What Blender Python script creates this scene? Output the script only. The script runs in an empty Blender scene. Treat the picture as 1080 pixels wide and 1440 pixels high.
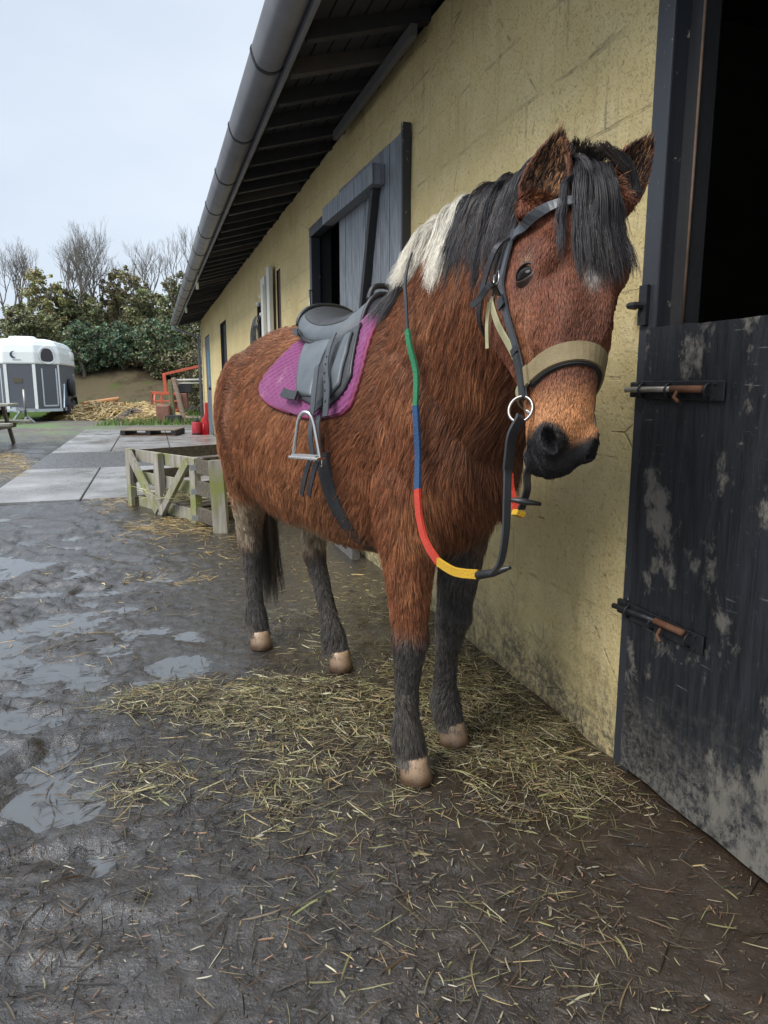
EXPO = 1.05
import bpy, bmesh, math, random
import numpy as np
from mathutils import Vector, Matrix
from mathutils.bvhtree import BVHTree
from mathutils.kdtree import KDTree
random.seed(7); RNG = np.random.default_rng(11)
SC = bpy.context.scene
COL = SC.collection
PI = math.pi
V = Vector
def A3(*a): return np.array(a, float)

# ------------------------------------------------------------------ noise
def _h(ix, iy, iz, seed):
    n = (ix.astype(np.int64) * 374761393 + iy.astype(np.int64) * 668265263 + iz.astype(np.int64) * 2147483647 + seed * 974711) & 0xFFFFFFFF
    n = ((n ^ (n >> 13)) * 1274126177) & 0xFFFFFFFF
    n = ((n ^ (n >> 16)) * 2246822519) & 0xFFFFFFFF
    n = n ^ (n >> 15)
    return (n & 0xFFFFFF) / float(0xFFFFFF)
def vn(p, seed=0):
    p = np.asarray(p, float); f = np.floor(p); t = p - f; t = t * t * (3 - 2 * t); f = f.astype(np.int64)
    x, y, z = f[:, 0], f[:, 1], f[:, 2]; r = 0
    for i in (0, 1):
        for j in (0, 1):
            for k in (0, 1):
                w = (t[:, 0] if i else 1 - t[:, 0]) * (t[:, 1] if j else 1 - t[:, 1]) * (t[:, 2] if k else 1 - t[:, 2])
                r = r + w * _h(x + i, y + j, z + k, seed)
    return r
def fbm(p, octv=4, seed=0, gain=.5):
    p = np.asarray(p, float); a = 1; s = 0; r = 0
    for o in range(octv):
        r = r + a * vn(p * (2.03 ** o) + 17.3 * o, seed + o); s += a; a *= gain
    return r / s
def sst(a, b, x):
    t = np.clip((x - a) / (b - a), 0, 1); return t * t * (3 - 2 * t)
def norm(v):
    v = np.asarray(v, float); return v / (np.linalg.norm(v, axis=-1, keepdims=True) + 1e-12)

# ------------------------------------------------------------------ mesh builder
class MB:
    def __init__(s): s.v = []; s.f = []; s.c = None
    def add(s, v, f):
        n = len(s.v); s.v.extend([tuple(map(float, q)) for q in v]); s.f.extend([tuple(n + i for i in q) for q in f]); return s
    def box(s, c, size, rot=None, taper=1.0):
        x, y, z = (k / 2 for k in size); q = []
        for sz in (-1, 1):
            t = 1 if sz < 0 else taper
            for sx, sy in ((-1, -1), (1, -1), (1, 1), (-1, 1)): q.append(V((sx * x * t, sy * y * t, sz * z)))
        if rot is not None: q = [rot @ p for p in q]
        c = V(c); q = [p + c for p in q]
        return s.add(q, [(3, 2, 1, 0), (4, 5, 6, 7), (0, 1, 5, 4), (1, 2, 6, 5), (2, 3, 7, 6), (3, 0, 4, 7)])
    def bar(s, a, b, w, h, up=(0, 0, 1), jit=0):
        a, b = V(a), V(b); d = (b - a); L = d.length; d.normalize(); u = V(up)
        if abs(d.dot(u)) > .98: u = V((1, 0, 0))
        x = d.cross(u).normalized(); y = x.cross(d)
        q = []
        for e in (a, b):
            for i, j in ((-1, -1), (1, -1), (1, 1), (-1, 1)):
                q.append(e + x * (i * w / 2) + y * (j * h / 2) + V([random.uniform(-jit, jit) for _ in range(3)]))
        return s.add(q, [(3, 2, 1, 0), (4, 5, 6, 7), (0, 1, 5, 4), (1, 2, 6, 5), (2, 3, 7, 6), (3, 0, 4, 7)])
    def tube(s, pts, r, n=10, closed=False, cap=True):
        P = [V(p) for p in pts]; m = len(P)
        R = r if hasattr(r, '__len__') else [r] * m
        prev = None; rings = []
        for i in range(m):
            t = (P[(i + 1) % m] - P[i - 1]) if closed else (P[min(i + 1, m - 1)] - P[max(i - 1, 0)])
            t.normalize()
            if prev is None:
                u = V((0, 0, 1)) if abs(t.z) < .9 else V((1, 0, 0)); x = t.cross(u).normalized()
            else:
                x = (prev - t * prev.dot(t)).normalized()
            prev = x; y = t.cross(x)
            rings.append([P[i] + (x * math.cos(2 * PI * k / n) + y * math.sin(2 * PI * k / n)) * R[i] for k in range(n)])
        return s.rings(rings, closed, cap)
    def rings(s, rings, closed=False, cap=True):
        n = len(rings[0]); m = len(rings); v = [p for r in rings for p in r]; f = []
        for i in range(m if closed else m - 1):
            a, b = i * n, ((i + 1) % m) * n
            for k in range(n): f.append((a + k, a + (k + 1) % n, b + (k + 1) % n, b + k))
        if not closed and cap: f.append(tuple(range(n - 1, -1, -1))); f.append(tuple((m - 1) * n + k for k in range(n)))
        return s.add(v, f)
    def lathe(s, prof, c=(0, 0, 0), n=20, axis='z'):
        rings = []
        for r, z in prof:
            ring = []
            for k in range(n):
                a = 2 * PI * k / n; p = (r * math.cos(a), r * math.sin(a), z)
                if axis == 'x': p = (p[2], p[0], p[1])
                if axis == 'y': p = (p[1], p[2], p[0])
                ring.append(V(p) + V(c))
            rings.append(ring)
        return s.rings(rings)
    def prism(s, poly, y0, y1, axis='y'):
        # poly in (x,z), extruded along y
        n = len(poly); v = [(x, y0, z) for x, z in poly] + [(x, y1, z) for x, z in poly]
        f = [tuple(range(n)), tuple(range(2 * n - 1, n - 1, -1))] + [(k, k + n, (k + 1) % n + n, (k + 1) % n) for k in range(n)]
        return s.add(v, f)
    def mesh(s, name):
        me = bpy.data.meshes.new(name); me.from_pydata(s.v, [], s.f); me.update(); return me
    def build(s, name, mat, parent=None, bevel=0, smooth=False, sub=0, solid=0):
        return mkobj(name, s.mesh(name), mat, parent, bevel, smooth, sub, solid)
def mkobj(name, me, mat, parent=None, bevel=0, smooth=False, sub=0, solid=0, fixn=True):
    if fixn:
        bm = bmesh.new(); bm.from_mesh(me); bmesh.ops.recalc_face_normals(bm, faces=bm.faces); bm.to_mesh(me); bm.free()
    o = bpy.data.objects.new(name, me); COL.objects.link(o)
    for m in (mat if isinstance(mat, list) else [mat]): me.materials.append(m)
    if smooth: me.polygons.foreach_set('use_smooth', [True] * len(me.polygons))
    if parent: o.parent = parent
    if solid:
        q = o.modifiers.new('thick', 'SOLIDIFY'); q.thickness = solid; q.offset = 0
    if bevel:
        q = o.modifiers.new('bev', 'BEVEL'); q.width = bevel; q.segments = 2; q.limit_method = 'ANGLE'
    if sub:
        q = o.modifiers.new('sub', 'SUBSURF'); q.levels = sub; q.render_levels = sub
    return o
def thing(name, label, cat, loc=(0, 0, 0), rz=0, group=None):
    o = bpy.data.objects.new(name, None); COL.objects.link(o); o.location = loc; o.rotation_euler = (0, 0, rz)
    o['label'] = label; o['category'] = cat
    if group: o['group'] = group
    return o
def tag(o, label=None, cat=None, group=None, kind=None):
    if label: o['label'] = label
    if cat: o['category'] = cat
    if group: o['group'] = group
    if kind: o['kind'] = kind
    return o
def npmesh(name, v, f):
    me = bpy.data.meshes.new(name); v = np.asarray(v, np.float32); f = np.asarray(f, np.int32)
    me.vertices.add(len(v)); me.vertices.foreach_set('co', v.ravel()); k = f.shape[1]
    me.loops.add(f.size); me.loops.foreach_set('vertex_index', f.ravel())
    me.polygons.add(len(f)); me.polygons.foreach_set('loop_start', np.arange(0, f.size, k, dtype=np.int32))
    me.update(calc_edges=True); return me
def setcol(me, name, cols):
    a = me.attributes.new(name, 'FLOAT_COLOR', 'POINT'); c = np.ones((len(cols), 4), np.float32); c[:, :3] = cols; a.data.foreach_set('color', c.ravel())

# ------------------------------------------------------------------ materials
class NT:
    def __init__(s, name):
        s.m = bpy.data.materials.new(name); s.m.use_nodes = True; s.t = s.m.node_tree; s.t.nodes.clear()
        s.out = s.n('ShaderNodeOutputMaterial'); s.b = s.n('ShaderNodeBsdfPrincipled'); s.l(s.b.outputs[0], s.out.inputs[0])
        s.tc = None
    def n(s, typ, **k):
        q = s.t.nodes.new(typ)
        for a, b in k.items(): setattr(q, a, b)
        return q
    def l(s, a, b): s.t.links.new(a, b)
    def coord(s, kind='Object', scale=(1, 1, 1), rot=(0, 0, 0)):
        if not s.tc: s.tc = s.n('ShaderNodeTexCoord')
        m = s.n('ShaderNodeMapping'); m.inputs['Scale'].default_value = scale; m.inputs['Rotation'].default_value = rot
        s.l(s.tc.outputs[kind], m.inputs[0]); return m.outputs[0]
    def noise(s, scale, detail=5, rough=.6, vec=None, dist=0):
        q = s.n('ShaderNodeTexNoise'); q.inputs['Scale'].default_value = scale; q.inputs['Detail'].default_value = detail
        q.inputs['Roughness'].default_value = rough; q.inputs['Distortion'].default_value = dist
        s.l(vec or s.coord(), q.inputs['Vector']); return q.outputs['Fac']
    def voro(s, scale, vec=None, feat='F1'):
        q = s.n('ShaderNodeTexVoronoi', feature=feat); q.inputs['Scale'].default_value = scale; s.l(vec or s.coord(), q.inputs['Vector']); return q.outputs[0]
    def ramp(s, fac, stops):
        q = s.n('ShaderNodeValToRGB'); e = q.color_ramp.elements
        while len(e) < len(stops): e.new(.5)
        for el, (p, c) in zip(e, stops):
            el.position = p; el.color = (c, c, c, 1) if not hasattr(c, '__len__') else (*c, 1)
        s.l(fac, q.inputs[0]); return q.outputs[0]
    def mix(s, fac, a, b, mode='MIX'):
        q = s.n('ShaderNodeMix', data_type='RGBA', blend_type=mode)
        for sk, v in ((q.inputs[0], fac), (q.inputs[6], a), (q.inputs[7], b)):
            if isinstance(v, bpy.types.NodeSocket): s.l(v, sk)
            elif hasattr(v, '__len__'): sk.default_value = (*v, 1)
            else: sk.default_value = v
        return q.outputs[2]
    def math(s, op, a, b=0, clamp=False):
        q = s.n('ShaderNodeMath', operation=op, use_clamp=clamp)
        for sk, v in ((q.inputs[0], a), (q.inputs[1], b)):
            if isinstance(v, bpy.types.NodeSocket): s.l(v, sk)
            else: sk.default_value = v
        return q.outputs[0]
    def attr(s, name, out='Color'):
        q = s.n('ShaderNodeAttribute'); q.attribute_name = name; return q.outputs[out]
    def set(s, **k):
        names = dict(color='Base Color', rough='Roughness', metal='Metallic', spec='Specular IOR Level', coat='Coat Weight', alpha='Alpha', sheen='Sheen Weight', ior='IOR')
        for a, v in k.items():
            sk = s.b.inputs[names[a]]
            if isinstance(v, bpy.types.NodeSocket): s.l(v, sk)
            elif hasattr(v, '__len__'): sk.default_value = (*v, 1)
            else: sk.default_value = v
        return s
    def bump(s, h, strength=.3, dist=.01):
        q = s.n('ShaderNodeBump'); q.inputs['Strength'].default_value = strength; q.inputs['Distance'].default_value = dist
        s.l(h, q.inputs['Height']); s.l(q.outputs[0], s.b.inputs['Normal']); return s
def simple(name, col, rough=.6, metal=0, var=.25, scale=12, bump=.15, bscale=60, bd=.003, spec=.5):
    t = NT(name); n = t.noise(scale); c = t.mix(n, tuple(k * (1 - var) for k in col), tuple(min(1, k * (1 + var)) for k in col))
    r = t.ramp(t.noise(scale * 2.3), [(.3, max(0, rough - .12)), (.75, min(1, rough + .12))])
    t.set(color=c, rough=r, metal=metal, spec=spec); t.bump(t.noise(bscale), bump, bd); return t.m
def wood(name, c1, c2, rough=.7, axis=0, green=None, sc=1.0, spec=.4):
    t = NT(name); s = [14 * sc, 14 * sc, 14 * sc]; s[axis] = 1.2 * sc
    g = t.noise(3, 6, .65, t.coord(scale=s)); c = t.mix(t.ramp(g, [(.3, 0.), (.7, 1.)]), c1, c2)
    if green: c = t.mix(t.ramp(t.noise(3.5, 4), [(.45, 0.), (.62, 1.)]), c, green)
    t.set(color=c, rough=rough, spec=spec)
    f = [60 * sc] * 3; f[axis] = 2
    t.bump(t.noise(2.5, 5, .7, t.coord(scale=f)), .5, .004); return t.m

# ------------------------------------------------------------------ camera
th = math.atan(.18); cs, sn = math.cos(th), math.sin(th); HC = 1.1
cam = bpy.data.cameras.new('camera'); co = bpy.data.objects.new('camera', cam); COL.objects.link(co)
co.location = (0, 0, HC); co.rotation_euler = (PI / 2 - th, 0, 0)
cam.sensor_fit = 'VERTICAL'; cam.sensor_height = 36; cam.lens = 25; cam.clip_start = .05; cam.clip_end = 600
SC.camera = co
def ray(px, py):
    u = (px - 540) / 1000; v = (py - 720) / 1000
    return V((u, cs - v * sn, -sn - v * cs))
def G(px, py, z=0.):
    d = ray(px, py); t = (z - HC) / d.z; return V((d.x * t, d.y * t, z))
def D(px, py, Y):
    d = ray(px, py); t = Y / d.y; return V((d.x * t, Y, HC + d.z * t))
# building frame: local x along the wall (away), local y out of the wall (towards the yard)
BO = V((.679, 1.925, 0)); BE = V((-.3055, .9522, 0)); BN = V((-.9522, -.3055, 0)); BR = math.atan2(BE.y, BE.x)
def Bw(s, off, z=0): return BO + BE * s + BN * off + V((0, 0, z))
# horse frame
HO = V((.08, 2.14, 0)); HH = V((.56, -.8285, 0)); HL = V((.8285, .56, 0))
def Hw(s, l, z): return HO + HH * s + HL * l + V((0, 0, z))
# ================================================================== HORSE BODY
def ringsec(c, S, U, n=28, p=1.0, narrow=0.):
    r = []
    for k in range(n):
        a = 2 * PI * k / n; ca, sa = math.cos(a), math.sin(a)
        x = math.copysign(abs(ca) ** p, ca); y = math.copysign(abs(sa) ** p, sa)
        x *= 1 - narrow * max(0, sa)
        r.append(c + S * x + U * y)
    return r
hb = MB()
# torso: s, ztop, zbot, halfwidth, narrow
TS = [(-1.085, 1.05, .90, .05, 0), (-1.06, 1.14, .80, .13, .1), (-1.0, 1.225, .70, .20, .15), (-.88, 1.285, .655, .25, .2), (-.74, 1.305, .63, .27, .22), (-.58, 1.295, .59, .275, .28),
      (-.4, 1.255, .58, .275, .3), (-.2, 1.258, .575, .27, .3), (-.05, 1.335, .59, .25, .35), (.08, 1.37, .615, .225, .4), (.2, 1.32, .65, .19, .35), (.28, 1.25, .70, .155, .2), (.34, 1.12, .77, .115, 0), (.365, 1.0, .86, .06, 0)]
hb.rings([ringsec(Hw(s, -.1 * max(0, min(s, .3)), (a + b) / 2), HL * w, V((0, 0, (a - b) / 2)), 32, .88, nr) for s, a, b, w, nr in TS])
# head frame
HP = V((.378, 1.44, 1.485)); HM = V((.322, 1.222, .996)); HA = (HM - HP).normalized()
HS = V((.96, .26, 0)); HS = (HS - HA * HS.dot(HA)).normalized()      # towards the horse's left
HF = HS.cross(HA).normalized();  HF = -HF if HF.y > 0 else HF           # out of the face
def Hd(t, x, f): return HP + HA * t + HS * x + HF * f
HT = [(-.045, -.02, -.085, .03), (-.02, .005, -.12, .06), (.03, .03, -.16, .08), (.09, .045, -.20, .092), (.15, .052, -.235, .099), (.21, .05, -.25, .102), (.27, .044, -.235, .094), (.33, .038, -.195, .071),
      (.39, .033, -.155, .056), (.45, .028, -.13, .050), (.50, .02, -.12, .049), (.535, .004, -.115, .045), (.56, -.02, -.105, .033), (.577, -.045, -.09, .016)]
hb.rings([ringsec(Hd(t, 0, (a + b) / 2), HS * w, HF * ((a - b) / 2), 32, .85, .12 if t < .5 else 0) for t, a, b, w in HT])
# neck: dorsal point, ventral point, halfwidth
NK = [(Hw(-.02, 0, 1.35), Hw(.16, -.02, .74), .185), (Hw(.12, 0, 1.445), Hw(.32, -.02, .86), .17), (Hw(.27, -.01, 1.53), Hw(.42, -.02, 1.0), .148), (Hw(.42, -.04, 1.535), Hw(.52, -.04, 1.12), .122),
      (Hw(.55, -.085, 1.515), Hw(.60, -.075, 1.2), .1), (Hd(-.02, 0, -.03), Hd(.14, 0, -.2), .082), (Hd(.03, 0, .0), Hd(.12, 0, -.14), .06)]
rs = []
for d_, v_, w in NK:
    U = (d_ - v_) / 2; S = HL if d_.z < 1.5 else (HL + HS).normalized(); S = (S - U.normalized() * S.dot(U.normalized())).normalized()
    rs.append(ringsec((d_ + v_) / 2, S * w, U, 28, .95, .35))
hb.rings(rs)
def leg(secs, n=20):
    hb.rings([ringsec(Hw(s, l, z), HL * rl, HH * rh, n) for z, s, l, rh, rl in secs])
# z, s, l, half depth, half width
leg([(.98, .14, -.13, .13, .07), (.86, .17, -.135, .125, .085), (.76, .185, -.145, .10, .075), (.66, .2, -.152, .078, .066), (.55, .212, -.157, .058, .053), (.46, .22, -.16, .046, .044), (.41, .226, -.162, .048, .046), (.36, .222, -.163, .04, .038),
     (.28, .215, -.163, .031, .028), (.19, .213, -.163, .031, .028), (.14, .215, -.163, .04, .036), (.115, .222, -.163, .042, .037), (.085, .235, -.163, .035, .035), (.055, .245, -.163, .041, .041), (.04, .245, -.163, .03, .03)])
leg([(.98, .10, .13, .13, .07), (.86, .12, .125, .125, .08), (.76, .125, .115, .10, .072), (.66, .13, .1, .078, .064), (.55, .135, .085, .06, .053), (.46, .14, .068, .048, .046), (.41, .142, .062, .05, .048), (.36, .13, .06, .042, .04),
     (.28, .115, .058, .032, .03), (.19, .11, .057, .032, .03), (.14, .112, .056, .041, .038), (.115, .12, .055, .043, .038), (.085, .135, .055, .036, .036), (.055, .147, .055, .042, .042), (.04, .147, .055, .03, .03)])
leg([(1.12, -.84, -.12, .16, .09), (.98, -.86, -.14, .2, .11), (.86, -.86, -.145, .19, .105), (.76, -.88, -.135, .155, .09), (.66, -.935, -.12, .105, .07), (.57, -.995, -.1, .07, .052), (.50, -1.035, -.085, .058, .043), (.45, -1.045, -.08, .055, .041), (.39, -1.03, -.08, .043, .036),
     (.28, -1.01, -.085, .034, .03), (.19, -.99, -.09, .034, .03), (.14, -.98, -.092, .043, .037), (.11, -.968, -.094, .042, .036), (.08, -.95, -.095, .035, .034), (.055, -.94, -.095, .041, .041), (.04, -.94, -.095, .03, .03)])
leg([(1.12, -.80, .12, .16, .09), (.98, -.80, .14, .2, .11), (.86, -.79, .145, .19, .1), (.76, -.78, .14, .15, .088), (.66, -.78, .125, .1, .07), (.57, -.79, .11, .072, .054), (.50, -.80, .095, .058, .044), (.45, -.795, .09, .054, .042), (.39, -.765, .085, .043, .036),
     (.28, -.695, .078, .034, .03), (.19, -.64, .072, .034, .03), (.14, -.612, .07, .043, .038), (.11, -.592, .068, .042, .037), (.08, -.568, .066, .035, .034), (.055, -.552, .065, .041, .041), (.04, -.552, .065, .03, .03)])
def blob(c, ax, n=14):   # ax: three scaled axis vectors
    rings = []
    for i in range(n + 1):
        a = PI * (.02 + .96 * i / n) - PI / 2
        rings.append([c + ax[0] * (math.cos(a) * math.cos(2 * PI * k / 20)) + ax[1] * (math.cos(a) * math.sin(2 * PI * k / 20)) + ax[2] * math.sin(a) for k in range(20)])
    hb.rings(rings)
Z = V((0, 0, 1))
for sd in (-1, 1):
    blob(Hw(.19, sd * .105 - .02, .98), (HH * .16, HL * .085, Z * .25))       # shoulder
    blob(Hw(.28, sd * .07 - .03, .9), (HH * .09, HL * .075, Z * .15))          # breast
    blob(Hw(-.84, sd * .15, .98), (HH * .23, HL * .105, Z * .24))      # quarter
    blob(Hd(.205, sd * .05, -.16), (HA * .085, HS * .042, HF * .085)) # cheek
    blob(Hd(.185, sd * .066, .010), (HA * .045, HS * .024, HF * .030)) # brow / socket
    blob(Hd(.525, sd * .033, -.012), (HA * .038, HS * .025, HF * .03)) # nostril
for sd in (-1, 1):
    blob(Hd(.285, sd * .066, -.03), (HA * .075, HS * .018, HF * .018))
    blob(Hd(.235, sd * .030, .030), (HA * .12, HS * .022, HF * .018))
blob(Hd(.556, 0, -.045), (HA * .026, HS * .032, HF * .034))
blob(Hd(.528, 0, -.118), (HA * .036, HS * .034, HF * .030))             # lower lip / chin
blob(Hw(.23, -.03, .92), (HH * .14, HL * .13, Z * .2))
# ears
EARS = [(D(755, 290, 1.405), D(788, 184, 1.39), V((-.35, -1, .1))), (D(866, 278, 1.44), D(917, 196, 1.50), V((.25, -1, .1)))]
for b_, t_, f_ in EARS:
    ax = (t_ - b_).normalized(); f_ = (f_ - ax * f_.dot(ax)).normalized(); sd = ax.cross(f_)
    L = (t_ - b_).length; rr = []
    for u, w, d in ((-.22, .026, .026), (0, .038, .034), (.2, .048, .036), (.45, .046, .029), (.7, .034, .021), (.88, .020, .012), (1, .005, .004)):
        rr.append(ringsec(b_ + ax * (L * u) + f_ * (.012 * math.sin(PI * max(u, 0)) * -1), sd * w, f_ * d, 16))
    hb.rings(rr)
tmp = hb.mesh('tmp'); 
bm = bmesh.new(); bm.from_mesh(tmp); bmesh.ops.recalc_face_normals(bm, faces=bm.faces); bm.to_mesh(tmp); bm.free()
to = bpy.data.objects.new('tmp', tmp); COL.objects.link(to)
md = to.modifiers.new('r', 'REMESH'); md.mode = 'VOXEL'; md.voxel_size = .0065
sm = to.modifiers.new('s', 'SMOOTH'); sm.factor = .6; sm.iterations = 12
dg = bpy.context.evaluated_depsgraph_get(); body_me = bpy.data.meshes.new_from_object(to.evaluated_get(dg))
bpy.data.objects.remove(to); body_me.name = 'horse_body'
nv = len(body_me.vertices); BV = np.empty(nv * 3, np.float32); body_me.vertices.foreach_get('co', BV); BV = BV.reshape(-1, 3).astype(float)
BNm = np.empty(nv * 3, np.float32); body_me.vertices.foreach_get('normal', BNm); BNm = BNm.reshape(-1, 3).astype(float)
n_ = lambda v: np.array(v[:], float)
def hframe(P):   # head coordinates t, x, f
    q = P - n_(HP); return q @ n_(HA), q @ n_(HS), q @ n_(HF)
def bframe(P):
    q = P - n_(HO); return q @ n_(HH), q @ n_(HL), P[:, 2]
EARW = np.zeros(nv); EARIN = np.zeros(nv)
for b_, t_, f_ in EARS:      # hollow the ears
    ax = (t_ - b_).normalized(); f_ = (f_ - ax * f_.dot(ax)).normalized(); sd = ax.cross(f_); L = (t_ - b_).length
    q = BV - n_(b_); u = q @ n_(ax) / L; x = q @ n_(sd); y = q @ n_(f_)
    near = (u > -.1) & (u < 1.05) & (np.abs(x) < .06) & (np.abs(y) < .06)
    w = np.interp(u, [0, .2, .45, .7, 1], [.042, .050, .046, .034, .007])
    fr = sst(.0, .5, BNm @ n_(f_)) * near * sst(-.08, .12, u)
    k = np.clip(1 - (x / (w * .85)) ** 2, 0, 1) ** .7 * fr
    BV -= n_(f_)[None] * (k * np.interp(u, [0, .2, .45, .7, 1], [.050, .052, .042, .027, .003]))[:, None]
    EARW = np.maximum(EARW, near * sst(-.1, .15, u)); EARIN = np.maximum(EARIN, k)
# nostrils, eye sockets, mouth line, nasal planes
t, x, f = hframe(BV)
inhead = (t > -.05) & (t < .62) & (np.abs(x) < .14) & (f < .1) & (f > -.3)
for sd in (-1, 1):
    c = n_(Hd(.533, sd * .045, .003)); q = BV - c
    dirn = norm(n_(HS) * sd * .75 + n_(HF) * .65 + n_(HA) * .1)
    lat = norm(np.cross(dirn, n_(HA))); a = q @ n_(HA); b = q @ lat; a2 = a + b * .5 * sd
    e = (a2 / .023) ** 2 + (b / .0145) ** 2
    k = np.clip(1 - e, 0, 1) ** .6 * (np.linalg.norm(q, axis=1) < .035)
    BV -= dirn[None] * (k * .04)[:, None]
    c = n_(Hd(.222, sd * .1, .012)); q = BV - c; a = q @ n_(HA); b = q @ n_(HF)
    k = 0 * a * (np.abs(q @ n_(HS)) < .05)
    BV -= (n_(HS) * sd)[None] * (k * .013)[:, None]
ml = np.exp(-((f + .068 + (t - .53) * .25) / .006) ** 2) * sst(.45, .49, t) * inhead * (np.abs(x) > .012)
BV -= BNm * (ml * .008)[:, None]
body_me.vertices.foreach_set('co', BV.astype(np.float32).ravel()); body_me.update()
body_me.vertices.foreach_get('normal', (tn := np.empty(nv * 3, np.float32))); BNm = tn.reshape(-1, 3).astype(float)
nf = len(body_me.polygons)
ls = np.empty(nf, np.int32); lt = np.empty(nf, np.int32); body_me.polygons.foreach_get('loop_start', ls); body_me.polygons.foreach_get('loop_total', lt)
lv = np.empty(len(body_me.loops), np.int32); body_me.loops.foreach_get('vertex_index', lv)
q4 = ls[lt == 4]; tri = np.concatenate([np.stack([lv[q4], lv[q4 + 1], lv[q4 + 2]], 1), np.stack([lv[q4], lv[q4 + 2], lv[q4 + 3]], 1)] + ([np.stack([lv[ls[lt == 3]], lv[ls[lt == 3] + 1], lv[ls[lt == 3] + 2]], 1)] if (lt == 3).any() else []))
BVH = BVHTree.FromPolygons([tuple(p) for p in BV], [tuple(int(i) for i in r) for r in tri])
def hitpx(px, py):
    h = BVH.ray_cast(V((0, 0, HC)), ray(px, py).normalized()); return h[0]

_e = hitpx(737, 388); EYT, EYX, EYF = [float(v[0]) for v in hframe(np.array([_e[:]]))]
EYES = []
for sd in (-1, 1):
    p_ = Hd(EYT, sd * abs(EYX), EYF); h_ = BVH.find_nearest(p_); EYES.append((sd, h_[0], h_[1]))
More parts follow.
